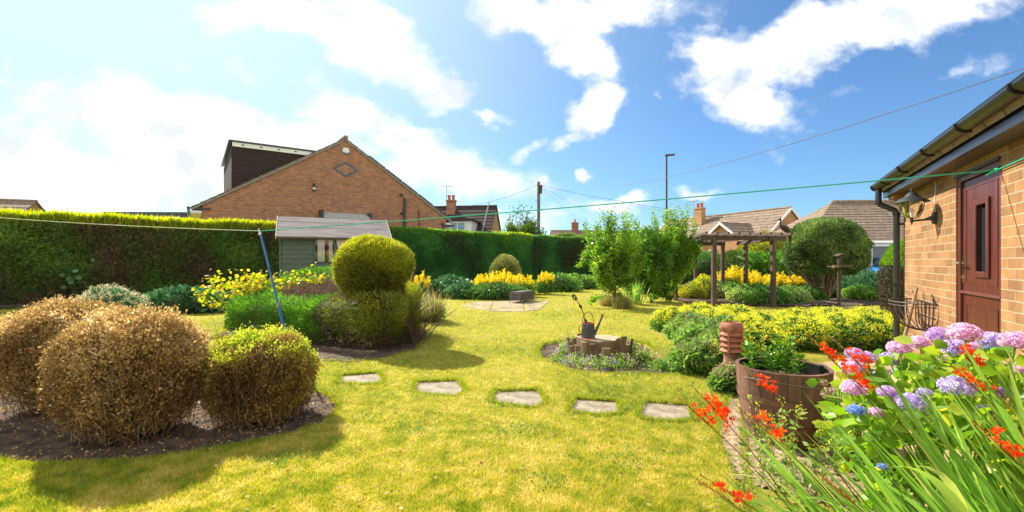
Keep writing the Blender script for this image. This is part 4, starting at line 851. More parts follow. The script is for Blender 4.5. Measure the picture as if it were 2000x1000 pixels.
tone = .20+.50*np.clip((P[:,2]-.8)/.8,0,1)+.8*(fbm(P,3,2)-.5)+(rng.random(k)-.5)*.4-.45*np.clip((.98-P[:,2])*2.5,0,1)*(fbm(P,3.3,6) > .47)
leaves('head', P, D, .075*(.4+1.0*rng.random(k)**1.5), .013, L_top, T, tone=np.clip(tone,0,1)); core('head_branches', (hxl,hyl,1.135), (.46,.44,.43), m_core, T, sc=.85)

# ------------------------------------------------------------------ shed and wheelie bin
Sx, Sy = W(546,458,13.5)[:2]; Sh = thing('garden_shed', 'green weatherboard shed with grey felt roof and curtained window', 'shed', (Sx, Sy, 0), R(25))
ze, zr2, Wd_, Ln = 2.05, 2.62, 1.85, 3.15; M_board = mat('green_shed_paint', (.085,.115,.085), .75, .25, 6, bump=.4, bscale=40, stretch=(1,1,4))
mb = MB(); nb_ = 14; hb = ze/nb_
def boards(mb, xa, xb, z0=0, z1=ze):
    k = int(round((z1-z0)/hb))
    for i in range(k):
        a = z0+i*(z1-z0)/k; b = a+(z1-z0)/k; mb.prism([(xa,0,a),(xa,-.022,a+.002),(xa,-.006,b),(xa,0,b)], (xb-xa,0,0))
boards(mb, .06, .93); boards(mb, 2.75, Ln-.06); boards(mb, .931, 2.749, 0, 1.18); mb.box(.06,Ln-.06,0,.03,1.97,ze-.001) if False else None
mb.prism([(0,.001,0),(0,Wd_,0),(0,Wd_,ze),(0,Wd_/2,zr2),(0,.001,ze)], (.03,0,0)); mb.prism([(Ln-.03,.001,0),(Ln-.03,Wd_,0),(Ln-.03,Wd_,ze),(Ln-.03,Wd_/2,zr2),(Ln-.03,.001,ze)], (.03,0,0)); mb.box(.031,Ln-.031,Wd_-.03,Wd_,0,ze)
shw = mb.build('wall', M_board, Sh)
for x_ in (-.01, Ln-.05): mb = MB(); mb.box(x_,x_+.06,-.03,-.0005,0,ze-.03); mb.build('corner_post', M_board, shw)
mb = MB(); mb.box(.06,Ln-.06,-.026,-.0,1.975,ze-.005); mb.build('top_rail', M_board, shw)
M_felt = mat('grey_felt', (.24,.205,.19), .95, .14, 5, bump=.6, bscale=60, stretch=(.3,2,2), col2=(.33,.29,.27)); k = (zr2-ze)/(Wd_/2)
mb = MB()
for i, (f0, f1) in enumerate(((-.2,.36),(.34,.72),(.70,1.0))):
    y0, y1 = Wd_/2*f0, Wd_/2*f1; mb.prism([(-.08,y0,ze+y0*k+.03+.012*(2-i)*0),(-.08,y1,ze+y1*k+.03),(-.08,y1,ze+y1*k+.042),(-.08,y0,ze+y0*k+.048)], (Ln+.16,0,0))
mb.prism([(-.08,Wd_+.18,ze-.18*k+.03),(-.08,Wd_/2,zr2+.03),(-.08,Wd_/2,zr2+.046),(-.08,Wd_+.18,ze-.18*k+.046)], (Ln+.16,0,0)); srf = mb.build('roof', M_felt, Sh)
for x_ in (-.105, Ln+.083): 
    for (ya, yb) in ((-.19, Wd_/2),(Wd_+.19, Wd_/2)):
        za = ze+(-.19)*k; mb = MB(); mb.prism([(x_,ya,za-.03),(x_,ya,za+.055),(x_,yb,zr2+.06),(x_,yb,zr2-.03)], (.022,0,0)); mb.build('bargeboard', mat('pale_pine', (.60,.50,.40), .7, .15), srf)
mb = MB(); mb.box(-.08,Ln+.08,-.20,-.185,ze-.14,ze-.085); mb.build('eaves_board', M_timber_dk, srf)
for i in range(3):
    xa, xb = .96+i*.6, .96+i*.6+.56; mb = MB(); mb.box(xa,xb,.004,.010,1.2,1.96); g = mb.build('window', clearglass('shed_glass'), Sh)
    mb = MB(); f_ = .025
    mb.box(xa-.02,xa+.018,-.02,.003,1.18,1.97); mb.box(xb-.018,xb+.018,-.02,.003,1.18,1.97); mb.box(xa+.019,xb-.019,-.02,.003,1.18,1.205); mb.box(xa+.019,xb-.019,-.02,.003,1.95,1.97); mb.build('frame', M_board, g)
M_curt = mat('check_curtain', (.90,.90,.88), .9, .12, 3, stretch=(8,1,.2))
def curtain(x0, top_w, bot_w, flip=1):
    mb = MB(); r_ = 10
    rowsp = []
    for j in range(11):
        z_ = 1.97-.74*j/10; wj = top_w+(bot_w-top_w)*(j/10)**2; rowsp.append([(x0+flip*wj*i/r_, .03+.012*math.sin(i*2.4), z_) for i in range(r_+1)])
    for j in range(10):
        for i in range(r_): mb.quad(rowsp[j][i], rowsp[j][i+1], rowsp[j+1][i+1], rowsp[j+1][i])
    return mb.build('curtain', M_curt, Sh, smooth=True)
curtain(1.04,.20,.20); curtain(1.36,.10,.12); curtain(1.84,.26,.08,-1)
mb = MB(); mb.box(.04,Ln-.04,1.3,1.33,.0,2.2); mb.build('inner_wall', mat('shed_inside', (.03,.02,.018), .9), Sh)
mb = MB(); mb.box(1.3,1.36,.03,.05,1.2,1.96); mb.build('curtain_edge', mat('red_brown_trim', (.14,.04,.03), .7), Sh)
M_bin = mat('brown_bin', (.085,.06,.052), .5, .15, 6)
Bn = thing('wheelie_bin', 'brown wheelie bin standing behind the head of the topiary bird', 'bin', (W(792,540,14)[0],14,0), R(12))
mb = MB(); v0 = [(-.22,-.26,.06),(.22,-.26,.06),(.22,.22,.06),(-.22,.22,.06)]; v1 = [(-.28,-.34,1.0),(.28,-.34,1.0),(.28,.30,1.0),(-.28,.30,1.0)]
for i in range(4): mb.quad(v0[i], v0[(i+1)%4], v1[(i+1)%4], v1[i])
mb.quad(*v0[::-1]); mb.box(-.31,.31,-.37,.33,.95,.99); mb.build('body', M_bin, Bn)
mb = MB(); mb.box(-.31,.31,-.40,.34,1.0,1.06); mb.tube([(-.28,.38,1.03),(.28,.38,1.03)], .02); mb.build('lid', mat('bin_lid', (.20,.12,.10), .45, .1), Bn, bevel=.015)
mb = MB(); mb.prism([(-.10,-.33,.55),(-.12,-.338,.65),(-.07,-.343,.74),(.03,-.346,.77),(.10,-.342,.72),(.13,-.335,.62),(.08,-.325,.52),(-.03,-.32,.5)], (0,-.006,0)); mb.build('emblem', M_blackpl, Bn)
for x_ in (-.24,.24): mb = MB(); mb.tube([(x_-.03,.28,.1),(x_+.03,.28,.1)], .1, 14); mb.build('wheel', M_blackpl, Bn)
for x_ in (-.08,.08): mb = MB(); mb.box(x_-.012,x_+.012,-.38,-.371,.88,.95); mb.build('slot', M_blackpl, Bn)

# ------------------------------------------------------------------ plants along the hedge and around the lawn
def mound(name, label, cat, c, r, n, L, Wd, m, shape='quad', group=None, parts='foliage', corem=True, zc=None, tone0=.5, rz=0, **k):
    T = thing(name, label, cat, (c[0], c[1], 0), rz, group); zc = r[2]*.35 if zc is None else zc
    crown(parts, (0,0,zc), (r[0], r[1], r[2]-zc), n, L, Wd, m, T, shape, tone0=tone0, zmin=.01, **k)
    q = 40; a = rng.random(q)*6.28; b_ = np.c_[np.cos(a)*r[0]*.3, np.sin(a)*r[1]*.3, np.zeros(q)]; tp, _ = shell(q, (0,0,zc), (r[0]*.8,r[1]*.8,(r[2]-zc)*.8)); stemmesh('stems', b_, tp, .008, .004, L_cool, T)
    if corem: core('inner_growth', (0,0,zc), (r[0],r[1],r[2]-zc), m_core, T, sc=.74, zmin=.005)
    return T
T = mound('flowering_shrub', 'cream plumed flowering shrub behind the dead brown shrubs, before the dark hedge', 'shrub', (-6.8,7.7), (.62,.45,.76), 5200, .07, .03, L_cool, amp=.14)
P, Nn = shell(900, (0,0,.30), (.62,.45,.50), depth=.08, zmin=.45); k = len(P); Q = np.repeat(P, 12, 0)+rng.normal(size=(k*12,3))*np.array([.022,.022,.018])+np.array([0,0,.03])
leaves('flower_plumes', Q, rvec(len(Q)), .022, .014, L_cream, T)
mound('hosta', 'dark leafy clump in the shade below the left hedge, right of the cream shrub', 'plant', (-8.0,11.2), (1.15,.5,.55), 1500, .16, .10, L_cool, shape='oval', tone0=.4, out=.6)
mound('hosta', 'small leafy tuft in the shadow at the foot of the hedge behind the topiary', 'plant', (-5.9,11.6), (.5,.4,.45), 500, .15, .10, L_cool, shape='oval', tone0=.35)
T = thing('ivy', 'few round ivy leaves climbing on the brown hedge above the cream shrub', 'climber', tuple(hedge_pt(1.6,.16))+(0,)); k = 26
P = np.c_[rng.normal(size=k)*.30, rng.normal(size=k)*.05-.12, .92+rng.normal(size=k)*.2]; leaves('foliage', P, nrm(np.c_[rng.normal(size=k), -np.ones(k)*.6, rng.normal(size=k)*.4]), .15, .14, L_cool, T, shape='oval', tone=np.full(k,.7)); stemmesh('stems', np.c_[np.zeros(6),np.zeros(6),np.zeros(6)], P[:6], .006, .003, M_twig, T)
mound('ground_cover_plant', 'grey green bushy clump left of the shed corner under the hedge', 'plant', (W(690,575,12.2)[0],12.2), (.9,.4,.42), 1500, .09, .05, L_cool, tone0=.5)
G_ = 'shade plants along the foot of the hedge'
for (px_, Y_, rx_, rz_, lb, mm, t0) in ((838,15.6,.75,.55,'dark geranium clump right of the wheelie bin under the hedge',L_cool,.5),(880,16.2,.9,.7,'bluish bushy clump between the bin and the yellow loosestrife',L_cool,.55),(905,15.3,.6,.5,'low leafy clump at the lawn edge left of the yellow loosestrife',L_cool,.6),
                                    (1090,18.8,1.0,.7,'leafy green clump right of the yellow loosestrife under the hedge',L_bush,.6),(1130,20.5,1.2,.62,'lighter green clump by the hedge foot, left of the fruit trees',L_bush,.75)):
    mound('hardy_geranium', lb, 'plant', (W(px_,0,Y_)[0],Y_), (rx_,.5,rz_), 1700, .11, .07, mm, shape='oval', group=G_, tone0=t0, amp=.2)
def spikes(name, label, c, rx, ry, n, h0, h1, group, tall=0, cat='flowers'):
    T = thing(name, label, cat, (c[0], c[1], 0), 0, group); a = rng.random(n)*6.28; rr = np.sqrt(rng.random(n)); bx = np.c_[np.cos(a)*rr*rx, np.sin(a)*rr*ry, np.zeros(n)]
    h = (h0+(h1-h0)*rng.random(n))*(1-.25*rr); tp = bx+np.c_[rng.normal(size=(n,2))*.06, h]; stemmesh('stems', bx, tp, .006, .004, L_bush, T)
    q = 60; f = rng.random((n,q)); ax = bx[:,None]+(tp-bx)[:,None]*(.62+.40*f[...,None]); w_ = .062*(1-f*.75)[...,None]; P = (ax+rng.normal(size=(n,q,3))*w_*np.array([.75,.75,.3])).reshape(-1,3)
    leaves('flower_spikes', P, nrm(rvec(len(P))+np.array([0,0,.3])), .042, .032, L_yellow, T)
    q = 46; f = rng.random((n,q)); ax = bx[:,None]+(tp-bx)[:,None]*(.06+.62*f[...,None]); P = ax.reshape(-1,3); D = rvec(len(P)); D[:,2] = np.abs(D[:,2])*.5; leaves('foliage', P, nrm(D), .13, .035, L_bush, T, tone=np.clip(rng.normal(.5,.2,len(P)),0,1)); return T
gy_ = 'yellow loosestrife clumps'
spikes('yellow_loosestrife', 'broad bank of yellow flower spikes behind the iron fire basket', (-.35,16.0), 1.15, .5, 120, .65,.98, gy_)
spikes('yellow_loosestrife', 'narrow yellow flower clump just right of the broad yellow bank', (1.25,17.2), .32,.3, 22, .75,.98, gy_)
spikes('yellow_loosestrife', 'small yellow flower clump right beside the brown wheelie bin', (-3.05,15.2), .36,.35, 30, .55,.95, gy_)
mound('hardy_geranium', 'dark green leaf clump in front of the broad yellow flower bank', 'plant', (-.5,15.0), (1.1,.5,.5), 2300, .10, .06, L_bush, shape='oval', group=G_, tone0=.3)
mound('variegated_shrub', 'clipped dome of creamy variegated leaves rising above the yellow bank', 'shrub', (W(987,0,18.0)[0],18.0), (.62,.55,1.50), 9000, .06, .03, leafmat('variegated', [(0,(.13,.17,.04)),(.5,(.30,.32,.09)),(1,(.58,.52,.2))], .35), zc=.75, amp=.06)

# ---- sedges by the bird's breast
def sedge(label, c, n, L0, m=L_reed, spread=.5, w_=.009):
    a = rng.random(n)*6.28; b_ = np.c_[np.cos(a)*.10*rng.random(n), np.sin(a)*.10*rng.random(n), np.zeros(n)]; T = thing('sedge_clump', label, 'grass clump', (c[0],c[1],0))
    D = np.c_[rng.normal(size=(n,2))*spread, np.ones(n)]; ribbons('blades', b_, D, L0*(.5+.6*rng.random(n)), w_, .35, m, T, seg=6, pleat=0); 
    q = n//6; a = rng.random(q)*6.28; ribbons('seed_stalks', b_[:q], np.c_[rng.normal(size=(q,2))*spread*.8, np.ones(q)], L0*(1+.25*rng.random(q)), w_*.6, .15, L_straw, T, seg=6, pleat=0)
sedge('tall straw tipped sedge growing out beside the breast of the topiary bird', (-1.93,8.05), 700, .95)
sedge('low arching sedge on the lawn edge right of the topiary bird', (-1.62,9.3), 520, .60, w_=.012)
mound('ground_cover_plant', 'soft green tuft among the sedges beside the topiary bird', 'plant', (-1.85,9.6), (.42,.35,.45), 1500, .07, .025, L_bush)
# golden climber over the bird's tail
T = thing('golden_hop', 'yellow leaved climber sprawling over the tail of the topiary bird', 'climber', (-4.55,8.2,0)); q = 34
b_ = np.c_[rng.normal(size=(q,2))*.25, np.full(q,.35)]; tp = np.c_[rng.normal(size=q)*.6+.2, rng.normal(size=q)*.25, .80+.22*rng.random(q)]
tp[:5] = np.array([[-.95,-.1,.80],[-1.1,0,.66],[-.85,-.3,.58],[-.6,-.2,.92],[.9,.1,1.08]]); stemmesh('stems', b_, tp, .008, .003, leafmat('hop_stem', [(0,(.3,.16,.08)),(1,(.4,.3,.12))], 0), T, bend=.15)
f = rng.random((q,34)); P = (b_[:,None]+(tp-b_)[:,None]*(.35+.68*f[...,None])+rng.normal(size=(q,34,3))*.05).reshape(-1,3); leaves('foliage', P, nrm(rvec(len(P))+np.array([0,0,.3])), .075, .055, L_climb, T, shape='oval')

# ---- iron fire basket
M_iron = mat('grey_iron', (.09,.075,.07), .55, .4, 30, bump=.4, col2=(.22,.19,.18))
gx_, gy2 = G(1000,593); FB = thing('fire_basket', 'old iron fire grate basket standing on the sandy flagstones', 'fire basket', (gx_+.12, gy2+.15, 0.015), R(62)); l_, w_, z0, z1 = .88, .34, .08, .29
mb = MB()
for z_ in (z0, .19, .27, z1): 
    mb.box(-.05,l_,-w_/2-.01,-w_/2+.01,z_-.014,z_+.014); mb.box(-.05,l_,w_/2-.01,w_/2+.01,z_-.014,z_+.014); mb.box(-.07,-.05,-w_/2-.01,w_/2+.01,z_-.014,z_+.014); mb.box(l_,l_+.02,-w_/2-.01,w_/2+.01,z_-.014,z_+.014)
mb.build('frame', M_iron, FB)
mb = MB()
for i in range(13):
    x_ = i*l_/12-.03
    for s_ in (-1,1): mb.box(x_-.016,x_+.016,s_*(w_/2+.012)-.006,s_*(w_/2+.012)+.006,z0-.01,z1)
for i in range(6):
    y_ = -w_/2+i*w_/5; mb.box(-.084,-.071,y_-.014,y_+.014,z0-.01,z1)
mb.build('bars', M_iron, FB)
mb = MB()
for i in range(15): mb.box(-.05+i*l_/14.5,-.05+i*l_/14.5+.05,-w_/2,w_/2,z1+.015,z1+.03)
mb.build('slatted_top', M_iron, FB)
for x_, y_ in ((-.05,-w_/2),(-.05,w_/2),(l_,-w_/2),(l_,w_/2)): mb = MB(); mb.tube([(x_,y_,z0),(x_-.02,y_,.04),(x_-.05,y_,0)], .014, 6); mb.build('leg', M_iron, FB)
mb = MB(); mb.box(-.03,l_-.02,-w_/2+.02,w_/2-.02,z0,z0+.02); mb.build('grate_floor', M_metal_dk, FB)

# ---- stump ringed with half logs, watering can
ST = thing('stump_planter', 'low tree stump ringed by upright weathered half logs in the round bed', 'tree stump', (1.15,6.02,-.05))
M_log = mat('weathered_log', (.12,.075,.035), .95, .5, 9, bump=1, bscale=35, stretch=(1,1,.2), col2=(.30,.21,.11))
mb = MB(); pr_ = []
for k in range(28):
    a_ = 2*math.pi*k/28; rr = .27*(1+.10*math.sin(3*a_)+.06*math.sin(7*a_+1)); pr_.append((rr*math.cos(a_), rr*math.sin(a_)))
mb.prism([(x_, y_, 0) for x_, y_ in pr_], (0,0,.28)); mb.build('stump', M_log, ST)
mb = MB(); mb.prism([(x_*.97, y_*.97, .281) for x_, y_ in pr_], (0,0,.006)); mb.build('sawn_top', mat('sawn_wood', (.40,.29,.18), .9, .3, 14, bump=.6, col2=(.60,.46,.30)), ST)
for k in range(19):
    a_ = 2*math.pi*k/19+.1; 
    if k in (3,): continue
    rr = .335+.02*random.random(); h_ = .20+.13*random.random()+(.06 if math.cos(a_) > .6 else 0); wd = .045+.012*random.random(); tl = .10+.1*random.random()
    mb = MB(); Mx = Matrix.Translation((rr*math.cos(a_), rr*math.sin(a_), 0)) @ Matrix.Rotation(a_, 4, 'Z') @ Matrix.Rotation(tl, 4, 'Y') @ Matrix.Rotation(random.uniform(-.1,.1), 4, 'X')
    prf = [(0.0,-wd),(.024,-wd*.8),(.04,0),(.024,wd*.8),(0.0,wd)]; mb.prism([Mx @ Vector((x_, y_, -.02)) for x_, y_ in prf], (Mx.to_3x3() @ Vector((0,0,h_)))); mb.build('half_log', M_log, ST, bevel=.006)
M_can = mat('zinc_grey', (.06,.065,.075), .45, .3, 12, spec=.6); M_cred = mat('red_rust_trim', (.45,.09,.03), .55, .3, 25)
WC = thing('watering_can', 'dark watering can with orange red trim standing on the tree stump', 'watering can', (1.0,5.98,.238), R(-8))
mb = MB(); mb.lathe([(0,0),(.088,0),(.092,.005),(.078,.20),(.074,.20),(.086,.01),(0,.01)], (0,0,0), 26, 1, .92); body = mb.build('body', M_can, WC, smooth=True)
for z_, r_ in ((.198,.079),(.006,.094)): mb = MB(); mb.tube([(r_*math.cos(2*math.pi*i/24), r_*.92*math.sin(2*math.pi*i/24), z_) for i in range(25)], .006, 6); mb.build('rim_band', M_cred, body)
mb = MB(); mb.tube([(.08,0,.05),(.11,0,.12),(.145,0,.20),(.185,0,.30)], [.024,.018,.014,.012], 10); mb.build('spout', M_can, WC, smooth=True); mb = MB(); mb.lathe([(.006,.0),(.024,.012),(.026,.02),(0,.026)], (.184,0,.295), 12); mb.build('spout_rose', M_cred, WC)
mb = MB(); mb.tube([(-.075*math.cos(a_), 0, .20+.145*math.sin(a_)) for a_ in [math.pi*i/14 for i in range(15)]], .006, 6); mb.build('top_handle', M_cred, WC)
mb = MB(); mb.tube([(-.075,0,.18),(-.12,0,.16),(-.115,0,.09),(-.085,0,.03)], .006, 6); mb.build('back_handle', M_cred, WC)
MF = thing('metal_flower', 'rusty metal flower stake rising out of the dark watering can', 'garden ornament', (.985,5.98,.265)); mb = MB(); mb.tube([(0,0,0),(-.02,0,.16),(-.045,0,.30),(-.10,0,.42),(-.155,0,.50)], .006, 6); mb.build('stem', M_metal_dk, MF)
for (bx_, bz_, ex_, ez_) in ((-.035,.24,-.005,.17),(-.065,.34,-.11,.44)): mb = MB(); mb.prism([(bx_,0,bz_),(bx_+(ex_-bx_)*.5-.02,0,bz_+(ez_-bz_)*.5),(ex_,0,ez_),(bx_+(ex_-bx_)*.5+.025,0,bz_+(ez_-bz_)*.5)], (0,.004,0)); mb.build('leaf', M_metal_dk, MF)
for k in range(8):
    a_ = 2*math.pi*k/8; c_ = Vector((-.165,0,.51)); u1 = Vector((.55,-.6,.5)).normalized(); e_a = Vector((1,0,-1.1)).normalized(); e_b = u1.cross(e_a).normalized(); d_ = e_a*math.cos(a_)+e_b*math.sin(a_); s_ = e_a*-math.sin(a_)+e_b*math.cos(a_)
    mb = MB(); mb.prism([c_+d_*.008, c_+d_*.035+s_*.014, c_+d_*.058, c_+d_*.035-s_*.014], u1*.003); mb.build('petal', M_metal_dk, MF)
# low planting in the round bed
GB = 'low plants in the round lawn bed'
def tuft(name, label, px_, py_, rx_, h, n, L, Wd, m, fl=None, nf=0, cat='plant', group=GB, shape='quad', tone0=.5, floL=.016):
    c = G(px_, py_); T = thing(name, label, cat, (c[0], c[1], -.05), 0, group); crown('foliage', (0,0,h*.2), (rx_*1.1, rx_*.9, h), int(n*.55), L, Wd, m, T, shape, zmin=0, tone0=tone0+.15, tvar=.9, tfreq=9, amp=.4, depth=.85)
    q = 30; a = rng.random(q)*6.28; stemmesh('stems', np.c_[np.cos(a)*rx_*.3,np.sin(a)*rx_*.3,np.zeros(q)], np.c_[np.cos(a)*rx_*.8,np.sin(a)*rx_*.6,h*rng.random(q)], .003,.002, m, T)
    if fl is not None:
        P, Nn = shell(nf, (0,0,h*.2), (rx_,rx_*.8,h*1.1), depth=.05, zmin=h*.3); k = len(P); Q = np.repeat(P, 5, 0); leaves('flowers', Q, nrm(rvec(len(Q))+np.array([0,-.2,.4])), floL, floL*.7, fl, T)
    return T
tuft('campanula', 'mauve flowered clump at the left end of the round bed', 1105,688, .16,.13, 1500,.028,.016, L_ger, L_violet, 60)
tuft('campanula', 'violet flowered mat in the front left of the round bed', 1130,706, .22,.12, 2300,.028,.016, L_ger, L_violet, 110)
tuft('campanula', 'blue flowered cushion in front of the stump, middle of the bed front', 1168,713, .22,.13, 2300,.028,.016, L_ger, L_violet, 60)
tuft('campanula', 'green cushion with few blue flowers at the bed front, right of the stump', 1212,712, .20,.14, 2200,.028,.016, L_ger, L_violet, 40)
tuft('leafy_weed', 'dusky grey green tuft right of the stump in the round bed', 1255,700, .20,.13, 1500,.035,.02, L_ger)
tuft('leafy_weed', 'sprawling green weeds at the right tip of the round bed', 1295,716, .20,.10, 1500,.035,.02, L_bush)
tuft('leafy_weed', 'yellow green tuft at the left foot of the stump', 1118,672, .15,.17, 1300,.035,.02, L_ger)
tuft('leafy_weed', 'small weeds along the front left rim of the round bed', 1092,700, .14,.08, 700,.03,.02, L_ger)
tuft('leafy_weed', 'leafy tuft hugging the right side of the stump', 1228,690, .14,.2, 1300,.035,.02, L_bush)
c = G(1275,694); n = 1500; tag(leaves('dry_grass', np.c_[c[0]+rng.normal(size=n)*.22, c[1]+rng.normal(size=n)*.14, np.full(n,-.04)], nrm(np.c_[rng.normal(size=(n,2))*.6,np.ones(n)]), .11*(.4+rng.random(n)), .006, L_straw, shape='tri'), kind='stuff')

# ------------------------------------------------------------------ young fruit trees
def fruit(label, c, H, rx, ry, nsh, nl, m, lean=0, low=.28, L=.075, seed=0, top=.55, extra=(), droop=.34):
    T = thing('fruit_tree', label, 'tree', (c[0], c[1], 0), 0, 'young fruit trees by the pergola'); mb = MB(); mb.tube([(0,0,-.02),(.02,0,.3),(.0,.02,.8),(lean*.4,0,1.3),(lean,0,H*.75)], [.055,.045,.035,.022,.010], 8); mb.build('trunk', M_bark, T)
    a = rng.random(nsh)*6.28; s0_ = low+rng.random(nsh)**1.0*(H*.55-low); base = np.c_[np.full(nsh,.0), np.zeros(nsh), s0_]; rr = (.35+.65*rng.random(nsh))
    tip = np.c_[np.cos(a)*rx*rr, np.sin(a)*ry*rr, s0_+ (H-s0_)*(.25+top*rng.random(nsh))*(1-.35*rr)]
    up_ = np.arange(nsh) > nsh-16; tip[up_,0] = rng.normal(size=15)*rx*.38; tip[up_,1] = rng.normal(size=15)*.2; tip[up_,2] = H*(.80+.20*rng.random(15)); dn_ = (rng.random(nsh) < droop) & ~up_; tip[dn_,2] = base[dn_,2]+(rng.random(dn_.sum())-.35)*.5; tip[:,2] = np.maximum(tip[:,2], .08)
    if len(extra): tip[:len(extra)] = extra
    midp = base+(tip-base)*np.array([.8,.8,.35])
    stemmesh('branches', base, midp, .014, .008, M_twig, T, bend=.1); stemmesh('shoots', midp, tip, .008, .002, M_twig, T, bend=.06)
    f = rng.random((nsh, nl)); A_ = np.where(f[...,None] < .45, base[:,None]+(midp-base)[:,None]*(f[...,None]/.45), midp[:,None]+(tip-midp)[:,None]*((f[...,None]-.45)/.55))
    A_ = A_[f > .12] if True else A_; P = A_.reshape(-1,3)+rng.normal(size=(A_.reshape(-1,3).shape[0],3))*.045; k = len(P); D = rvec(k); D[:,2] = np.abs(D[:,2])*.9
    ln = fbm(P, 2.4, 61+seed); t = .5+1.2*(ln-.5)+(rng.random(k)-.5)*.6
    leaves('foliage', P, nrm(D), L*(.6+.7*rng.random(k)), L*.5*(.7+.6*rng.random(k)), m, T, shape='oval', tone=np.clip(t,0,1)); return T
fruit('left fruit tree, sprawling and pale green, dry grass at its foot', (2.78,12.4), 2.68, .88,.7, 105, 240, L_fruit, seed=1, extra=np.array([[-.85,0,1.35],[-1.0,-.1,1.1],[-.15,0,2.62],[.28,0,2.6],[-.5,0,2.3],[.5,.1,2.5]]))
fruit('middle fruit tree, the darkest and densest, leafy down to the ground', (4.25,13.9), 2.52, .90,.7, 125, 280, L_fruit_d, seed=2, low=.08, top=.6, droop=.34)
fruit('right fruit tree with bare lower trunk, its tip beside the street lamp', (5.15,14.3), 3.0, .82,.65, 100, 230, L_fruit, seed=3, low=.65, extra=np.array([[.0,0,2.98],[.2,0,2.9],[-.25,0,2.85],[.55,0,2.6],[.75,0,1.9]]))
for lb, (px_, py_), n, rx_, mm in (('straw coloured long grass around the foot of the left fruit tree',(1200,597),1500,.42,L_straw),('fresh green grass tuft right behind the left fruit tree',(1215,603),500,.25,L_reed)):
    c = G(px_,py_); T = thing('long_grass_tuft', lb, 'grass clump', (c[0],c[1],0)); a = rng.random(n)*6.28; r_ = np.sqrt(rng.random(n))*rx_; b_ = np.c_[np.cos(a)*r_, np.sin(a)*r_*.6, np.zeros(n)]
    ribbons('blades', b_, np.c_[rng.normal(size=(n,2))*.35, np.ones(n)], (.22+.35*rng.random(n))*(1-.4*r_/rx_), .008, .4, mm, T, seg=5, pleat=0)
EU = 'lime yellow spurge clumps under the fruit trees'
for px_, Y_, rx_, h_, lb in ((1318,15.6,.45,.45,'lime yellow clump at the foot of the right fruit tree'),(1352,15.0,.4,.5,'golden green clump left of the nearest pergola post'),(1290,16.5,.4,.5,'half hidden lime clump between middle and right fruit tree')):
    mound('spurge', lb, 'plant', (W(px_,0,Y_)[0],Y_), (rx_,.4,h_), 2600, .06,.03, leafmat('spurge', [(0,(.2,.28,.03)),(.5,(.45,.46,.05)),(1,(.75,.68,.06))], .35), group=EU, amp=.25)
mound('leafy_shrub', 'low shrub with reddish new leaves beside the nearest pergola post', 'shrub', (W(1375,0,15.5)[0],15.5), (.42,.4,.75), 2200, .07,.035, L_climb, tone0=.65, amp=.25)
T = thing('iris_clump', 'upright green strap leaves between the left and middle fruit trees', 'plant', (W(1236,0,13.3)[0],13.3,0)); n = 70; ribbons('leaves', np.c_[rng.normal(size=(n,2))*.12,np.zeros(n)], np.c_[rng.normal(size=(n,2))*.22,np.ones(n)], .55+.3*rng.random(n), .028, .15, L_croc, T, seg=5, pleat=.1)

# ------------------------------------------------------------------ pergola with heron
PG = thing('pergola', 'dark stained timber pergola with five posts standing over the right bed', 'pergola', (0,0,0)); posts = {'A':(5.30,11.95),'D':(7.06,12.3),'C':(7.60,14.8),'B':(7.50,16.2),'E':(6.42,15.9)}
for k_, (x_, y_) in posts.items(): mb = MB(); mb.box(x_-.055,x_+.055,y_-.055,y_+.055,-.02,1.93, None); mb.build('post', M_timber_dk, PG, bevel=.006)
def beam(a, b, z0, z1, wd=.05, nm='beam', ext=0):
    a = Vector((*a,0)); b = Vector((*b,0)); d = (b-a).normalized(); a -= d*ext; b += d*ext; s = Vector((-d.y,d.x,0))*wd/2; mb = MB(); mb.prism([a-s+Vector((0,0,z0)), b-s+Vector((0,0,z0)), b+s+Vector((0,0,z0)), a+s+Vector((0,0,z0))], (0,0,z1-z0)); return mb.build(nm, M_timber_dk, PG, bevel=.005)
beam((4.9,11.85),(7.42,12.33),1.80,1.925); beam((6.0,15.85),(7.6,16.25),1.80,1.925); beam((6.9,12.15),(7.72,15.6),1.79,1.92); beam((5.1,11.9),(6.5,16.2),1.79,1.92)
for i in range(9):
    f = i/8; beam((4.95+f*2.4,11.55+f*.4),(6.0+f*1.6,16.3+f*.2),1.93,2.0,.045,'rafter')
HR = thing('heron_sculpture', 'brown metal heron sculpture perched on the right corner of the pergola', 'garden ornament', (7.36,12.35,1.995), R(15)); M_brz = mat('rusty_bronze', (.06,.03,.02), .6, .4, 25)
mb = MB(); mb.tube([(-.16,0,.36),(-.20,0,.37),(-.10,0,.40),(-.085,0,.33),(-.11,0,.27),(-.08,0,.21),(0,0,.17),(.10,0,.13),(.2,0,.03),(.235,0,-.12),(.24,0,-.28)], [.004,.005,.03,.022,.018,.035,.075,.085,.06,.045,.012], 10); mb.build('body', M_brz, HR, smooth=True)
for y_ in (-.03,.03): mb = MB(); mb.tube([(.02,y_,.12),(.0,y_,.05),(.02,y_,.0),(-.04,y_,.0)], .009, 6); mb.build('leg', M_brz, HR)
mb = MB(); mb.tube([(-.10,0,.39),(-.30,0,.35)], [.012,.002], 6); mb.build('beak', M_brz, HR)
mb = MB(); mb.tube([(7.06,12.2,1.75),(7.06,12.2,1.5)], .003, 4); mb.lathe([(0,-.06),(.03,-.03),(.04,0),(.02,.05),(0,.06)], (7.52,14.7,1.55), 8); mb.tube([(7.52,14.7,1.6),(7.55,14.75,1.85)], .003, 4); tag(mb.build('hanging_feeder', clearglass('feeder_glass')), 'small glass feeder hanging from the pergola side beam', 'bird feeder')

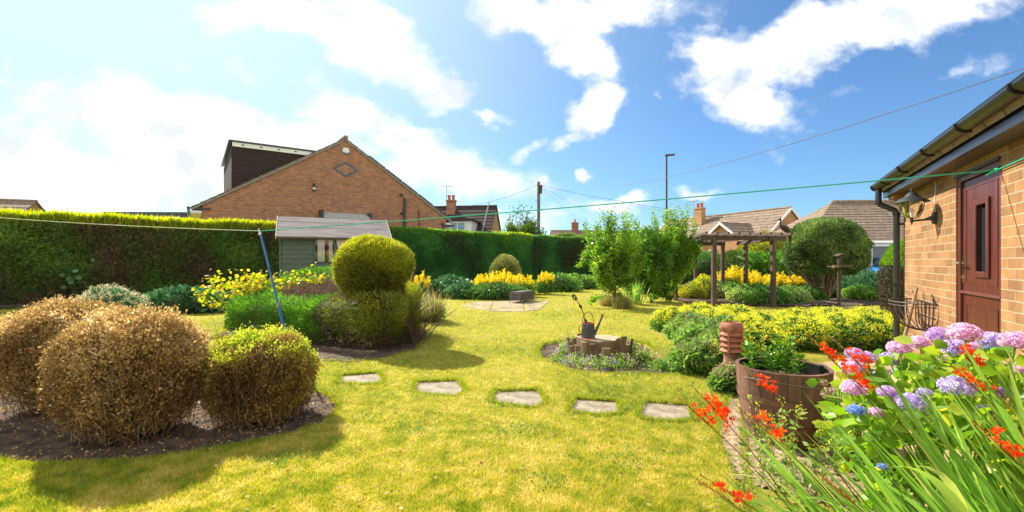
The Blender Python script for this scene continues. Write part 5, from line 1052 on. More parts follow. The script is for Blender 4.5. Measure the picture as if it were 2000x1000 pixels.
# ------------------------------------------------------------------ right hand border
gR = 'yellow loosestrife clumps'
for (px_, Y_, rx_, n, h1, lb) in ((1440,17.6,.75,60,1.15,'tall yellow spikes behind the far left pergola posts'),(1482,17.0,.65,50,.95,'yellow spikes between the rear pergola posts'),(1535,15.9,.75,55,.9,'yellow spikes right of the front right pergola post')):
    spikes('yellow_loosestrife', lb, (W(px_,0,Y_)[0],Y_), rx_, .4, n, h1-.25, h1, gR)
gg = 'geranium mounds in the right border'
for (px_, Y_, rx_, h_, lb, mm, t0) in ((1425,15.2,.55,.5,'pale green mound between the first two pergola posts',L_ger,.7),(1462,14.0,.6,.5,'geranium mound below the yellow spikes, left of the front right post',L_ger,.5),(1500,13.3,.65,.5,'leafy geranium mound around the foot of the front right pergola post',L_bush,.55),
        (1540,13.6,.6,.48,'geranium mound with pinkish tips right of the front right post',L_ger,.75),(1575,14.6,.55,.42,'low green mound left of the bird table',L_bush,.6),(1600,15.6,.5,.55,'low green mound under the round clipped tree',L_bush,.6),
        (1372,17.0,.6,.6,'grey green mound behind the far left pergola post',L_ger,.6),(1680,14.9,.6,.42,'light leafy plant on the bed edge right of the bird table',L_bush,.75),(1715,14.4,.55,.42,'light leafy plant on the bed edge near the conifer column',L_bush,.75)):
    mound('hardy_geranium', lb, 'plant', (W(px_,0,Y_)[0],Y_), (rx_,.45,h_), 2600, .075,.05, mm, shape='oval', group=gg, tone0=t0, amp=.22, tvar=.6)
mound('fern', 'dark fern clump in deep shade below the round clipped tree', 'fern', (W(1660,0,17.)[0],17.), (1.3,.8,.8), 2400, .26,.06, L_cool, tone0=.4, amp=.25)
mound('fern', 'dark fern clump in the shade left of the conifer column', 'fern', (W(1712,0,16.)[0],16.), (1.0,.7,.7), 2000, .26,.06, L_cool, tone0=.4, amp=.25)
mound('dark_shrub', 'dark evergreen shrub behind the yellow spikes, left of the round tree', 'shrub', (W(1562,0,19.5)[0],19.5), (1.1,.8,1.35), 6000, .12,.05, L_cool, tone0=.3, amp=.2, zc=.6)
# feathery sumac
T = thing('sumac', 'bright feathery leaved sumac behind the pergola', 'shrub', (W(1502,0,19)[0],19,0)); n = 120; a = rng.random(n)*6.28; b_ = np.c_[np.cos(a)*.2, np.sin(a)*.2, .6+.7*rng.random(n)]
e_ = np.c_[np.cos(a)*(.7+.5*rng.random(n)), np.sin(a)*(.6+.4*rng.random(n)), .75+.95*rng.random(n)]; stemmesh('fronds', b_, e_, .008,.004, L_bush, T); stemmesh('stems', np.zeros((14,3)), b_[:14], .03,.015, M_twig, T)
f = np.linspace(.15,1,16)[None]+rng.random((n,16))*.03; P = b_[:,None]+(e_-b_)[:,None]*f[...,None]; dr_ = nrm(e_-b_); sd2 = nrm(np.cross(dr_, np.array([0,0,1.]))); P = P.reshape(-1,3); k = len(P)
for sg in (-1,1): leaves('leaflets', P, nrm(np.repeat(sd2,16,0)*sg+np.repeat(dr_,16,0)*.5+np.array([0,0,-.25])+.1*rvec(k)), .2, .05, L_tip_g, T, tone=np.clip(rng.normal(.4,.2,k),0,1))
# clipped background conifers and shrubs behind
def blob(name, label, cat, px_, py_, Y_, rx_px, ry_px, n, m, L=.14, Wd=.04, t0=.5, p=2.4, depth_y=None, group=None, amp=.12):
    x_, y_, z_ = W(px_, py_, Y_); rx = rx_px*Y_/F; rz = ry_px*Y_/F; zc = max(z_, rz*.4); T = thing(name, label, cat, (x_, y_, 0), 0, group)
    crown('foliage', (0,0,zc), (rx, depth_y or rx*.8, rz), n, L, Wd, m, T, tone0=t0, p=p, depth=.2, amp=amp, zmin=.02); core('inner_branches', (0,0,zc), (rx, depth_y or rx*.8, rz), m_core, T, p=p, sc=.86)
    mb = MB(); mb.tube([(0,0,-.02),(0,0,max(.2, zc))], .09, 8); mb.build('trunk', M_bark, T); return T
blob('golden_conifer', 'golden topped clipped conifer behind the right end of the pergola', 'conifer', 1500,505,24,54,48, 15000, leafmat('gold_conifer', [(0,(.10,.10,.02)),(.5,(.22,.26,.03)),(1,(.65,.62,.05))], .4), t0=.62)
blob('clipped_hedge_shrub', 'olive green clipped bush seen through the pergola left half', 'shrub', 1440,535,23,46,42, 12000, L_tree, t0=.4, p=3)
blob('clipped_hedge_shrub', 'dark clipped bush below the white window of the bungalow', 'shrub', 1380,530,24,44,34, 10000, L_bush, t0=.3, p=3)
blob('background_bush', 'olive bush peeping over the hedge end left of the fruit trees', 'bush', 1180,476,34,60,22, 6000, L_tree, L=.2, Wd=.08, t0=.8)
blob('background_bush', 'small pale bush above the hedge below the distant house', 'bush', 1105,473,33,24,14, 2500, L_tree, L=.2, Wd=.08, t0=.75)
blob('background_bush', 'dense bush closing the view behind the fruit trees', 'bush', 1265,505,27,70,52, 12000, L_bush, t0=.45, L=.18, Wd=.07)
blob('background_bush', 'bush in the shade behind the dark fern, left of the red wall', 'bush', 1590,545,21,42,30, 6000, L_cool, t0=.3)
# leafy tree by the telegraph pole
T = thing('leafy_tree', 'bushy green tree with wispy top left of the telegraph pole', 'tree', (W(1022,0,31)[0],31,0)); mb = MB(); mb.tube([(0,0,0),(0,0,2.4)], [.16,.1], 8); mb.build('trunk', M_bark, T); n = 90
b_ = np.c_[rng.normal(size=(n,2))*.3, 1.6+rng.random(n)*1.0]; a = rng.random(n)*6.28; rr = .4+.6*rng.random(n); e_ = np.c_[np.cos(a)*1.45*rr, np.sin(a)*1.2*rr, 2.5+1.75*rng.random(n)*(1.15-.55*rr)]; e_[:5] = [[-.6,0,4.9],[-.2,0,4.85],[.3,0,4.7],[-.9,0,4.3],[.7,0,4.2]]
stemmesh('branches', b_, e_, .03,.008, M_twig, T); f = rng.random((n,130)); P = (b_[:,None]+(e_-b_)[:,None]*(.1+.92*f[...,None])).reshape(-1,3)+rng.normal(size=(n*130,3))*.14; t = .5+1.3*(fbm(P,1.3,6)-.5)+(rng.random(len(P))-.5)*.5; leaves('foliage', P, nrm(rvec(len(P))+np.array([0,0,.2])), .17,.09, L_tree, T, tone=np.clip(t,0,1))
# the round clipped tree
RT = thing('round_topiary_tree', 'flat topped round clipped evergreen on many splayed stems behind the bird table', 'tree', (9.85,14.6,0)); c_ = (.17,0,1.63); r_ = (1.17,1.12,.97)
P, Nn = shell(56000, c_, r_, p=2.1, depth=.18, amp=.15, freq=3.2, seed=12, zmin=.85); k = len(P); D = nrm(rvec(k)*.7+Nn*.6); t = .5+1.5*(fbm(P,3.6,3)-.5)+(rng.random(k)-.5)*.45; leaves('foliage', P, D, .065, .028, L_round, RT, tone=np.clip(t,0,1)); core('inner_branches', c_, r_, m_core, RT, p=2.1, sc=.85, zmin=1.0)
n = 46; a = rng.random(n)*6.28; tp = np.c_[np.cos(a)*1.25*np.sqrt(rng.random(n)), np.sin(a)*1.0*np.sqrt(rng.random(n)), np.full(n,1.15)]; stemmesh('stems', np.c_[rng.normal(size=(n,2))*.05+np.array([.2,0]),np.zeros(n)], tp, .035,.012, mat('pale_stem', (.25,.17,.11), .9, .3), RT, bend=.16, seg=5)
# bird table
BT = thing('bird_table', 'rustic wooden bird table post with cross tray in front of the round tree', 'bird table', (*G(1639,598),0), R(8)); mb = MB(); mb.tube([(0,0,-.02),(0,0,1.42)], .045, 10); mb.build('post', M_timber_dk, BT)
mb = MB(); mb.box(-.24,.30,-.14,.14,1.08,1.11); 
for s_ in (-1,1): mb.box(-.24,.30,s_*.14-.012,s_*.14+.012,1.10,1.14)
mb.build('tray', M_timber_dk, BT); mb = MB(); mb.prism([(-.10,-.10,1.39),(.02,-.10,1.43),(.14,-.10,1.40),(.14,-.10,1.42),(.02,-.10,1.46),(-.10,-.10,1.41)], (0,.2,0)); mb.build('roof', M_timber_dk, BT)
mb = MB(); mb.tube([(-.38,-.2,1.10),(-.22,-.2,1.10)], .045, 10); mb.build('log_perch', M_log, BT)
c = G(1640,600); n = 60; tag(leaves('pebbles', np.c_[c[0]+rng.normal(size=n)*.22, c[1]+rng.normal(size=n)*.3, np.full(n,.02)], rvec(n), .05,.04, M_lead), kind='stuff')
# column conifer behind the downpipe
T = thing('column_conifer', 'conifer with bare brown base and bright green top left of the downpipe', 'conifer', (8.62,10.0,0)); P, Nn = shell(26000, (0,0,.75), (.42,.42,.92), p=2.4, depth=.2, amp=.08, zmin=.02); k = len(P); g_ = (P[:,2]+.5*P[:,0]+.25*(fbm(P,4,2)-.5)) > .98
leaves('green_top', P[g_], nrm(rvec(g_.sum())*.5+Nn[g_]*.5+[0,0,.5]), .05,.014, L_tip_g, T); leaves('bare_brown_base', P[~g_], nrm(rvec((~g_).sum())*.7+Nn[~g_]*.4), .04,.014, leafmat('brown_conifer', [(0,(.04,.025,.015)),(1,(.12,.075,.045))], .1), T); core('inner_branches', (0,0,.75), (.42,.42,.9), m_core, T, sc=.85, zmin=0)
# low red brick wall and cars beyond
mb = MB(); mb.box(0,12,0,.22,0,.66); o = mb.build('garden_wall', M_brick_red, loc=(W(1560,0,20.5)[0],20.5,0)); o.rotation_euler = (0,0,R(3)); tag(o, 'low red brick wall behind the round tree and the ferns', 'wall')
mb = MB(); mb.box(-.02,12.02,-.03,.25,.662,.71); mb.build('coping', M_lead, o)
def car(label, loc, rz, paint):
    T = thing('parked_car', label, 'car', loc, rz, 'parked cars beyond the wall'); pr_ = [(-2.05,.35),(-2.1,.7),(-1.95,.92),(-1.2,1.0),(-.55,1.42),(.55,1.46),(1.35,1.05),(2.0,.85),(2.1,.6),(2.05,.32)]
    mb = MB(); mb.prism([(x_,-.84,z_) for x_, z_ in pr_], (0,1.68,0)); mb.build('body', paint, T, bevel=.07)
    for s_ in (-1,1):
        mb = MB(); mb.prism([(-1.0,s_*.86,1.03),(-.5,s_*.86,1.36),(.05,s_*.86,1.38),(.05,s_*.86,1.03)], (0,.012,0)); mb.build('side_window', M_darkglass, T); mb = MB(); mb.prism([(.12,s_*.86,1.03),(.12,s_*.86,1.38),(.5,s_*.86,1.38),(1.05,s_*.86,1.05)], (0,.012,0)); mb.build('side_window', M_darkglass, T)
        mb = MB(); mb.box(-2.11,-2.04,s_*.62-.14,s_*.62+.14,.66,.82); mb.build('headlight', M_glass, T)
        for x_ in (-1.3,1.3):
            wh = MB(); wh.tube([(x_,s_*.87,.31),(x_,s_*.66,.31)], .31, 20); w0 = wh.build('wheel', M_blackpl, T); wh = MB(); wh.tube([(x_,s_*.885,.31),(x_,s_*.872,.31)], .19, 16); wh.build('rim', M_lead, w0)
    mb = MB(); mb.prism([(-1.17,-.74,1.03),(-1.17,.74,1.03),(-.62,.66,1.395),(-.62,-.66,1.395)], (-.03,0,.02)); mb.build('windscreen', M_darkglass, T); return T
def paint(n_, c_):
    m, t, p, o_ = newmat(n_); p.inputs['Base Color'].default_value = (*c_,1); p.inputs['Roughness'].default_value = .25; p.inputs['Coat Weight'].default_value = .6; p.inputs['Metallic'].default_value = .2; return m
car('silver car half hidden under the branches of the round tree', (W(1592,0,24)[0],24,0), R(40), paint('silver_paint', (.5,.5,.52)))
car('bright blue car beyond the red brick wall near the conifer column', (W(1745,0,23.2)[0]+.5,23.2,0), R(25), paint('blue_paint', (.02,.22,.5)))
# far hedges closing the horizon on the right
for i, (px_, Y_, w_, lb) in enumerate(((1330,50,9,'far dark hedge behind the fruit trees and left of the bungalow'),(1640,42,14,'far dark hedge between the two bungalows'))):
    blob('far_hedge', lb, 'hedge', px_, 500, Y_, w_/2*F/Y_, 1.9*F/Y_*.9, 6000, L_bush, L=.3, Wd=.12, t0=.4, p=4, depth_y=1.5)

# ------------------------------------------------------------------ lady's mantle bank, louvred chimney pot, half barrel
def mantle(label, c, rx_, h, nfl, gsh, yel=1.):
    T = thing('lady_mantle', label, 'plant', (c[0],c[1],0), random.random()*6, gsh)
    crown('leaves', (0,0,h*.2), (rx_,rx_,h*.66), 2600, .055,.055, L_mantle_leaf if yel else L_ger, T, 'oval', zmin=.01, depth=.35, amp=.2, out=.7, tone0=.5)
    core('inner_growth', (0,0,h*.2), (rx_,rx_,h*.62), m_core, T, sc=.72, zmin=.005)
    if nfl:
        nfl = int(nfl*1.15); P, Nn = shell(nfl, (0,0,h*.22), (rx_*1.06,rx_*1.06,h*.80), depth=.12, amp=.16, zmin=h*.30, seed=int(c[0]*10)); k = len(P); q = 22; Q = np.repeat(P,q,0)+rng.normal(size=(k*q,3))*np.array([.026,.026,.020])
        leaves('flower_froth', Q, nrm(rvec(len(Q))+np.array([0,0,.2])), .019*(.7+.6*rng.random(len(Q))), .015, L_mantle, T); stemmesh('flower_stalks', P*np.array([.5,.5,.3]), P, .002,.0012, L_mantle, T)
    q = 30; a = rng.random(q)*6.28; stemmesh('stems', np.zeros((q,3))+rng.normal(size=(q,3))*[.05,.05,0], np.c_[np.cos(a)*rx_*.7,np.sin(a)*rx_*.7,h*.5*np.ones(q)], .004,.003, L_mantle_leaf, T); return T
gm_ = "yellow froth of lady's mantle in front of the pergola"
for (x_, y_, r_, h_, nf, lb) in ((2.92,8.25,.36,.40,300,'yellow flowered clump at the far left tip of the yellow bank'),(3.45,8.35,.44,.46,420,'yellow clump at the back of the bank, below the nearest pergola post'),(4.05,8.25,.44,.46,420,'yellow clump at the back of the bank, right behind the louvred chimney pot'),
        (3.35,7.55,.42,.45,400,'yellow clump just left of the louvred chimney pot'),(4.0,7.4,.42,.42,380,'yellow clump with a leafy hollow right of the louvred chimney pot'),(4.75,7.55,.48,.46,460,'yellow clump at the back, behind the lilies in the half barrel'),
        (5.35,7.65,.46,.46,430,'yellow clump at the back, right of the one behind the lilies'),(5.95,7.6,.46,.45,430,'yellow clump at the back by the downpipe, farthest right'),(3.55,6.75,.40,.42,330,'yellow clump leaning over the lily leaves'),(4.2,6.65,.46,.44,420,'yellow clump in the middle of the bank above the half barrel rim'),
        (4.85,6.75,.46,.46,430,'yellow clump in front row, second from the bungalow wall'),(5.35,6.85,.42,.45,380,'yellow clump in front row, closest to the bungalow wall'),(2.42,4.55,.17,.40,90,'small yellow clump at the foot of the louvred chimney pot'),(3.2,5.9,.36,.42,200,'leafy yellow dotted clump behind the lilies, nearest the sandstone path'),(2.50,5.05,.28,.42,90,'leafy clump with few yellow flowers right behind the louvred chimney pot')):
    mantle(lb, (x_, y_), r_, h_, nf, gm_)
for (x_, y_, r_, lb) in ((2.88,7.35,.38,'green geranium mound on the lawn edge, farthest from the barrel'),(2.80,6.65,.40,'green geranium mound in the middle of the lawn edge row'),(2.86,6.0,.40,'green geranium mound on the lawn edge, left of the chimney pot'),(2.12,5.2,.30,'small green mound at the lawn corner, touching the louvred chimney pot'),(2.12,4.42,.17,'tiny leafy tuft hiding the base of the louvred chimney pot'),(3.25,6.9,.36,'pinkish green mound between the lawn edge mounds and the yellow bank')):
    T = mantle(lb, (x_, y_), r_, .44 if r_ > .33 else r_*1.25, 0, 'green geranium mounds on the lawn edge', 0); P, Nn = shell(500, (0,0,.1), (r_,r_,.33 if r_ > .33 else r_*.9), depth=.08, zmin=.14); leaves('pinkish_seed_heads', np.repeat(P,4,0)+rng.normal(size=(len(P)*4,3))*.012, rvec(len(P)*4), .02,.012, leafmat('faded_pink', [(0,(.3,.3,.1)),(1,(.55,.42,.24))], .3), T)
CPx = thing('louvred_chimney_pot', 'terracotta louvred chimney pot standing among the yellow flowers', 'chimney pot', (2.245,4.66,-.01)); CPx.scale = (.93,.93,1); mb = MB()
mb.lathe([(.082,0),(.078,.25),(.080,.33),(.074,.34),(.074,.545),(.105,.55),(.121,.572),(.119,.60),(.106,.628),(.092,.636),(.088,.63),(.082,.40)], (0,0,0), 30); M_terra2 = mat('old_terracotta', (.26,.10,.06), .9, .4, 9, bump=.7, bscale=30, col2=(.50,.22,.13)); mb.build('pot', M_terra2, CPx, smooth=True)
for z_ in (.355,.41,.465,.52): mb = MB(); mb.lathe([(.074,z_+.034),(.080,z_+.034),(.120,z_-.012),(.116,z_-.016),(.074,z_+.022)], (0,0,0), 30); mb.build('louvre', M_terra2, CPx, smooth=True)
for k in range(4): a_ = k*math.pi/2+.9; mb = MB(); M4 = Matrix.Rotation(a_,4,'Z'); mb.box(.088,.118,-.011,.011,.33,.56,M4); mb.build('rib', M_terra, CPx)
HBx, HBy = 1.93, 3.25; HBt = thing('half_barrel', 'oak half barrel planter with metal hoops beside the lawn edge', 'planter', (HBx,HBy,0))
M_stave = mat('barrel_oak', (.13,.062,.04), .75, .35, 10, bump=.6, bscale=40, stretch=(1,1,.15), col2=(.25,.125,.08)); ns = 22
for k in range(ns):
    a0, a1 = 2*math.pi*k/ns+.006, 2*math.pi*(k+1)/ns-.006; mb = MB()
    for z0_, z1_, ra, rb in ((0,.2,.235,.272),(.2,.36,.272,.294),(.36,.505,.294,.303)):
        for (r0_, r1_) in ((ra,rb),):
            o1, o2 = Vector((r0_*math.cos(a0),r0_*math.sin(a0),z0_)), Vector((r0_*math.cos(a1),r0_*math.sin(a1),z0_)); u1, u2 = Vector((r1_*math.cos(a0),r1_*math.sin(a0),z1_)), Vector((r1_*math.cos(a1),r1_*math.sin(a1),z1_))
            mb.quad(o1,o2,u2,u1); t_ = .92; mb.quad(Vector((o2.x*t_,o2.y*t_,z0_)),Vector((o1.x*t_,o1.y*t_,z0_)),Vector((u1.x*t_,u1.y*t_,z1_)),Vector((u2.x*t_,u2.y*t_,z1_)))
            mb.quad(o1,u1,Vector((u1.x*t_,u1.y*t_,z1_)),Vector((o1.x*t_,o1.y*t_,z0_))); mb.quad(u2,o2,Vector((o2.x*t_,o2.y*t_,z0_)),Vector((u2.x*t_,u2.y*t_,z1_)))
    mb.quad(u1,u2,Vector((u2.x*t_,u2.y*t_,z1_)),Vector((u1.x*t_,u1.y*t_,z1_))); mb.build('stave', M_stave, HBt)
mb = MB(); mb.lathe([(0,.40),(.262,.40),(.275,.50),(.279,.50)], (0,0,0), 32); mb.build('black_liner', M_blackpl, HBt)
for z_, r0_, r1_ in ((.12,.2615,.266),(.30,.2885,.291)): mb = MB(); mb.lathe([(r0_-.004,z_-.02),(r0_,z_-.02),(r1_+.004,z_+.02),(r1_-.001,z_+.02)], (0,0,0), 40); mb.build('hoop', mat('rusty_hoop', (.17,.085,.06), .6, .3, 15), HBt)
mb = MB(); mb.tube([(.304*math.cos(a_), .304*math.sin(a_), .43+.02*math.sin(a_*2)) for a_ in [3.3+i*.12 for i in range(26)]], .0018, 4); mb.build('wire', M_lead, HBt)
mb = MB(); mb.lathe([(0,.425),(.25,.42)], (0,0,0), 24); o = mb.build('compost', M_soil, HBt)
def lily(label, x_, y_, h):
    T = thing('lily_plant', label, 'plant', (HBx+x_, HBy+y_, .42), random.random()*6, 'lilies in the half barrel'); tl = rng.normal(size=2)*.07; mb = MB(); mb.tube([(0,0,0),(tl[0]*.4,tl[1]*.4,h*.5),(tl[0],tl[1],h)], .0045, 6); mb.build('stem', L_lily, T)
    n = int(150*h); f = rng.random(n)**.8; P = np.c_[tl[0]*f, tl[1]*f, h*f]; a = np.arange(n)*2.4; D = np.c_[np.cos(a), np.sin(a), .35+.8*f]; leaves('leaves', P, nrm(D), .095*(1.05-.4*f), .022, L_lily, T, 'oval', tone=np.clip(.35+.4*f+rng.normal(size=n)*.15,0,1))
k = 0
for lb, x_, y_, h in (('tallest lily at the back left of the barrel',-.13,.13,.27),('lily stem at the left rim of the barrel',-.20,.03,.22),('lily in the front left of the barrel',-.11,-.07,.21),('lily in the middle of the barrel, leaning back',-.02,.14,.30),('centre lily of the barrel, bright tip',-.02,.02,.24),('lily at the front middle of the barrel',.01,-.10,.17),
                     ('lily right of the centre one in the barrel',.07,.07,.26),('small lily leaning to the right of the barrel',.13,.0,.16),('thin lily shoot at the right back of the barrel',.15,.12,.19)): lily(lb, x_, y_, h)
# seed heads beside the barrel
T = thing('sedum', 'dusky pink round seed heads beside the half barrel', 'plant', (2.02,2.72,0)); n = 16; b_ = np.c_[rng.normal(size=(n,2))*.03,np.zeros(n)]; e_ = np.c_[rng.normal(size=n)*.10+.02, rng.normal(size=n)*.07, .42+.14*rng.random(n)]; stemmesh('stems', b_, e_, .0035,.0025, L_bud, T)
Q = np.repeat(e_,90,0)+rvec(n*90)*.019; leaves('seed_heads', Q, rvec(len(Q)), .009,.007, L_sedum, T); tp = b_[:8]+np.array([0,0,.0]); Q = b_[:,None]+(e_-b_)[:,None]*rng.random((n,14,1)); leaves('foliage', Q.reshape(-1,3), rvec(n*14), .04,.02, L_ger, T)
n = 300; T = thing('geum', 'wiry stemmed little plant with yellow buds between lawn and barrel', 'plant', (1.50,2.55,0)); b_ = rng.normal(size=(26,3))*[.10,.1,0]; e_ = b_+np.c_[rng.normal(size=(26,2))*.12, .22+.28*rng.random(26)]; stemmesh('stems', b_, e_, .002,.0012, L_bud, T); Q = np.repeat(e_,14,0)+rng.normal(size=(26*14,3))*.012; leaves('buds', Q, rvec(len(Q)), .014,.01, L_climb, T); Q = (b_[:,None]+(e_-b_)[:,None]*rng.random((26,18,1))).reshape(-1,3); leaves('foliage', Q, rvec(len(Q)), .045,.02, L_ger, T)

# ------------------------------------------------------------------ hydrangea
HY = thing('hydrangea', 'mophead hydrangea with pink, lilac and blue flower heads by the bungalow door', 'shrub', (2.35,2.4,0)); hc = np.array([2.35,2.4,0])
heads = [(1833,655,52,'m'),(1883,650,62,'p'),(1935,664,52,'l'),(1985,666,62,'p'),(1867,680,56,'l'),(1794,670,46,'p'),(1757,679,48,'p'),(1690,698,40,'m'),(1737,702,46,'l'),(1727,735,46,'m'),(1664,716,50,'p'),(1668,758,52,'p'),(1733,766,40,'m'),(1806,767,30,'l'),(1868,755,66,'l'),(1957,768,38,'m'),
         (1780,786,58,'l'),(1712,806,32,'p'),(1672,801,36,'b'),(1650,818,42,'l'),(1706,858,42,'m'),(1724,912,22,'b'),(1806,804,50,'l'),(1932,680,30,'b'),(1668,690,36,'m'),(1905,676,26,'p'),(1845,700,24,'p'),(1998,720,40,'p'),(1925,800,30,'l')]
hm = {'p':L_pink,'l':L_lilac,'m':L_mauve,'b':L_blue}; tops = []
for px_, py_, s_, c_ in heads:
    Y_ = np.clip(.135*F/s_, 2.0, 2.85) if s_ > 40 else (2.45 if py_ < 720 else 2.15); r_ = s_*Y_/F/2*.80; P0 = np.array(W(px_, py_, Y_))-hc; tops.append(P0)
    k = 150; P, Nn = shell(k, P0, (r_*1.05,r_*1.05,r_*.72), depth=.08, amp=.06); P = P[P[:,2] > P0[2]-r_*.45]; Nn = nrm(P-P0); k = len(P); t1 = nrm(np.cross(Nn, rvec(k))); t2 = np.cross(Nn, t1); fp = []; fd = []; tn_ = []
    tz = np.clip(rng.normal(.5,.42,k),0,1)
    for q in range(4): d_ = t1*math.cos(q*math.pi/2)+t2*math.sin(q*math.pi/2); fp.append(P+d_*.001); fd.append(d_+Nn*.25); tn_.append(tz)
    leaves('flower_head', np.concatenate(fp), np.concatenate(fd), r_*.165, r_*.17, hm[c_], HY, tone=np.concatenate(tn_))
    core('flower_core', P0, (r_*.9,r_*.9,r_*.6), hm[c_], bpy.data.objects[HY.children[-1].name] if False else [o_ for o_ in bpy.data.objects if o_.name.startswith('flower_head')][-1], sc=.92)
tops = np.array(tops); k = len(tops); stemmesh('stems', np.c_[tops[:,:2]*.35, np.zeros(k)], tops, .006,.004, L_hyd, HY, bend=.1)
n = 1500; P, Nn = shell(n, (.10,0,.30), (.66,.54,.42), depth=.45, amp=.12, zmin=.05); D = nrm(Nn*.6+rvec(len(P))*.6+[0,0,.15]); leaves('foliage', P, D, .10*(.6+.6*rng.random(len(P))), .062, L_hyd, HY, 'oval')
q = 12; P = np.repeat(tops,q,0)+np.c_[rng.normal(size=(k*q,2))*.06, -.05-.12*rng.random(k*q)]; leaves('upper_foliage', P, nrm(np.c_[rng.normal(size=(k*q,2)), rng.random(k*q)*.5]), .095*(.6+.5*rng.random(k*q)), .06, L_hyd, HY, 'oval')

# ------------------------------------------------------------------ crocosmia in the corner
CR = thing('crocosmia', 'crocosmia with long sword leaves and scarlet flower sprays in the near right corner', 'flowers', (1.6,1.55,0)); cc = np.array([1.6,1.55,0])
n = 215; u = rng.random(n)**.75; bx_ = 1.22+u*1.1; by_ = 1.22+.62*rng.random(n); b_ = np.c_[bx_, by_, np.zeros(n)]-cc; ln = -.95+.62*u+rng.normal(size=n)*.13; D = np.c_[ln, rng.normal(size=n)*.16+.05, np.ones(n)]
ribbons('sword_leaves', b_, D, (.46+.30*rng.random(n))*(1+.48*u), .017+.017*rng.random(n), .28*rng.random(n)**2+.05, L_croc, CR, seg=10, tone=np.clip(rng.normal(.48,.24,n),0,1))
n = 22; u = rng.random(n); b_ = np.c_[1.0+u*.6, 1.35+.4*rng.random(n), np.full(n,.05)]-cc; ribbons('bent_leaves', b_, np.c_[-1.0+.4*u, rng.normal(size=n)*.2, .8*np.ones(n)], .55+.25*rng.random(n), .02, .8, L_croc, CR, seg=10, tone=np.clip(rng.normal(.6,.25,n),0,1))
# one broad leaf folded over
b1 = np.array([W(1905,1120,1.25), W(1925,1130,1.22)])-cc; ribbons('folded_leaf', b1, np.array([[-.10,.05,1.],[-.25,.1,1.]]), np.array([.34,.38]), .036, np.array([1.9,1.5]), L_croc, CR, seg=10, tone=np.array([.9,.8]), pleat=.15)
spr = [(1392,798,1.75,1),(1372,820,1.7,.5),(1483,750,2.0,.55),(1612,690,2.15,.7),(1662,738,1.95,.8),(1665,700,2.0,.5),(1885,697,1.9,.7),(1893,748,1.75,.5),(1952,872,1.35,.5),(1405,968,1.45,.25),(1640,962,1.25,0),(1480,830,1.7,.6),(1425,965,1.5,.15)]
for px_, py_, Y_, dn in spr:
    tip = np.array(W(px_,py_,Y_))-cc; base = np.array([max(tip[0]+.45+.2*random.random(), -.45), (tip[1])*.6, 0]); base[2] = 0; S_ = bpy.data.objects.new('flower_spray', None)
    bpy.data.objects.remove(S_); c1 = base*.35+tip*.65+np.array([.05,0,.03]); pts = []
    for i in range(15): f = i/14; pts.append(Vector((1-f)**2*base+2*f*(1-f)*c1+f*f*tip))
    mb = MB(); mb.tube(pts, [.0032-.0018*i/14 for i in range(15)], 5); st = mb.build('flower_stem', L_bud, CR)
    ax = Vector(tip)-pts[-4]; ax.normalize(); k = 26; f = np.linspace(-.06,.11,k); P = np.array(tip)+np.outer(f, ax); sg = np.where(np.arange(k) % 2, 1, -1)[:,None]; upv = np.array([0,0,1.]); sidev = np.cross(np.array(ax), upv)
    leaves('buds', P, nrm(np.array(ax)*.8+upv*.6+sidev*sg*.6+.1*rvec(k)), .026*np.linspace(1,.4,k), .008, L_bud, st)
    m_ = int(26*dn)
    if m_:
        f = -.11+.12*rng.random(m_)**.8; C0 = np.array(tip)+np.outer(f, ax)+np.c_[rng.normal(size=(m_,2))*.010, .006+.020*rng.random(m_)]; fp, fd, tt = [], [], []
        fx = nrm(np.array(ax)*.3+upv*.9+rvec(m_)*.6); C1 = C0+fx*.02; tone = rng.random(m_)
        fp.append(C0); fd.append(fx); tt.append(tone); t1 = nrm(np.cross(fx, rvec(m_))); t2 = np.cross(fx, t1)
        for q in range(6): d_ = t1*math.cos(q*math.pi/3)+t2*math.sin(q*math.pi/3); fp.append(C1); fd.append(d_*.75+fx*.8); tt.append(tone)
        leaves('scarlet_flowers', np.concatenate(fp), np.concatenate(fd), .020, .0085, L_red, st, tone=np.concatenate(tt))

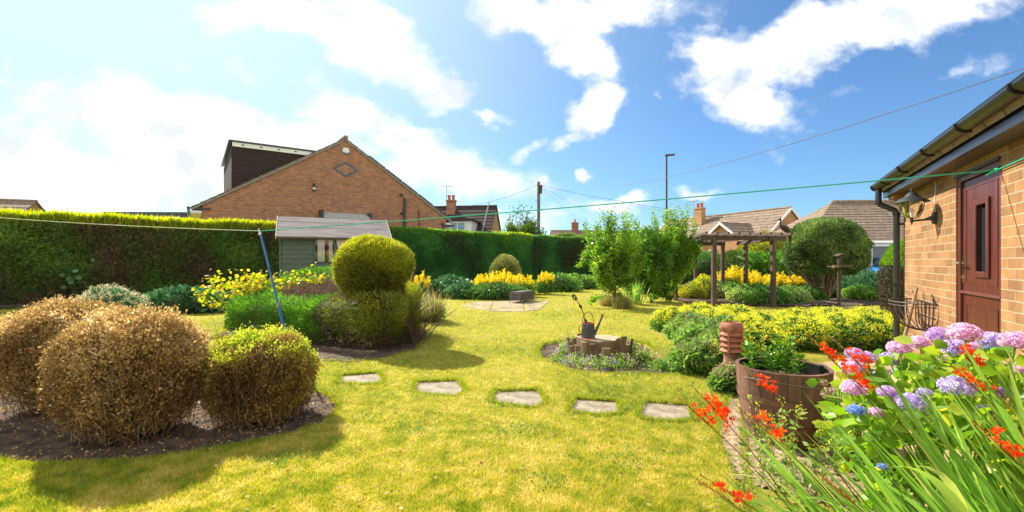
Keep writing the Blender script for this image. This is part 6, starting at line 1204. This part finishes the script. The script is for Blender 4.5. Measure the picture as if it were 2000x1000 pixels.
# ------------------------------------------------------------------ telegraph pole, wires, street lamp
px_, Yp = 1052, 34.; x_ = W(px_,0,Yp)[0]; ztop = W(0,355,Yp)[2]; TP = thing('telegraph_pole', 'wooden telegraph pole with fanned out wires beyond the hedge', 'telegraph pole', (x_,Yp,0))
mb = MB(); mb.tube([(0,0,0),(0,0,ztop)], [.15,.11], 10); mb.build('pole', mat('pole_wood', (.17,.14,.10), .9, .2), TP); mb = MB(); mb.tube([(.12,-.1,ztop-.9),(.17,-.1,ztop-.25)], .12, 8); mb.tube([(-.1,0,ztop-.35),(.25,0,ztop-.3)], .04, 6); mb.build('junction_box', M_slate, TP)
for i in range(6): z_ = 1.8+i*.75; s_ = 1 if i % 2 else -1; mb = MB(); mb.tube([(0,0,z_+1.),(s_*.28,0,z_+1.)], .018, 5); mb.build('step_iron', M_slate, TP)
top = Vector((x_,Yp,ztop-.2)); M_wire = mat('grey_cable', (.12,.13,.15), .6, .1)
for i, (e, sg, rr, lb) in enumerate((((W(2010,130,6.0)),.9,.007,'thick cable sweeping from the telegraph pole up over the bungalow'),(W(872,408,27.5),.3,.009,'cable from the telegraph pole down to the brick gable house'),(W(1570,432,36),.5,.007,'wire from the telegraph pole to the far right, uppermost of the fan'),(W(1700,448,34),.6,.007,'wire running low behind the tree tips towards the right bungalow'),
        (W(1398,425,41),.3,.007,'wire from the pole to the bungalow chimney'),(W(1262,470,50),.2,.008,'short wire dropping steeply right of the telegraph pole'),(W(1180,470,58),.2,.008,'steepest wire dropping right of the telegraph pole'))):
    mb = MB(); mb.tube(sag(top, Vector(e), sg, 20), rr, 4, cap=False); tag(mb.build('overhead_wire', M_wire), lb, 'wire', 'overhead wires from the telegraph pole')
xl, Yl = W(1302,0,29)[0], 29.; zl = W(0,305,29)[2]; SL = thing('street_lamp', 'tall dark street lamp with flat led head above the fruit trees', 'street lamp', (xl,Yl,0))
mb = MB(); mb.tube([(0,0,0),(0,0,1.2)], .09, 10); mb.tube([(0,0,1.2),(0,0,zl)], [.065,.05], 10); mb.build('column', M_slate, SL)
mb = MB(); mb.prism([(-.1,-.12,zl),(.1,-.16,zl+.01),(.5,-.13,zl+.05),(.52,.13,zl+.05),(.1,.16,zl+.01),(-.1,.12,zl)], (0,0,.09)); hd = mb.build('lamp_head', M_slate, SL, bevel=.02); mb = MB(); mb.tube([(.0,0,zl+.09),(.0,0,zl+.16)], .04, 8); mb.build('photocell', M_lead, hd)
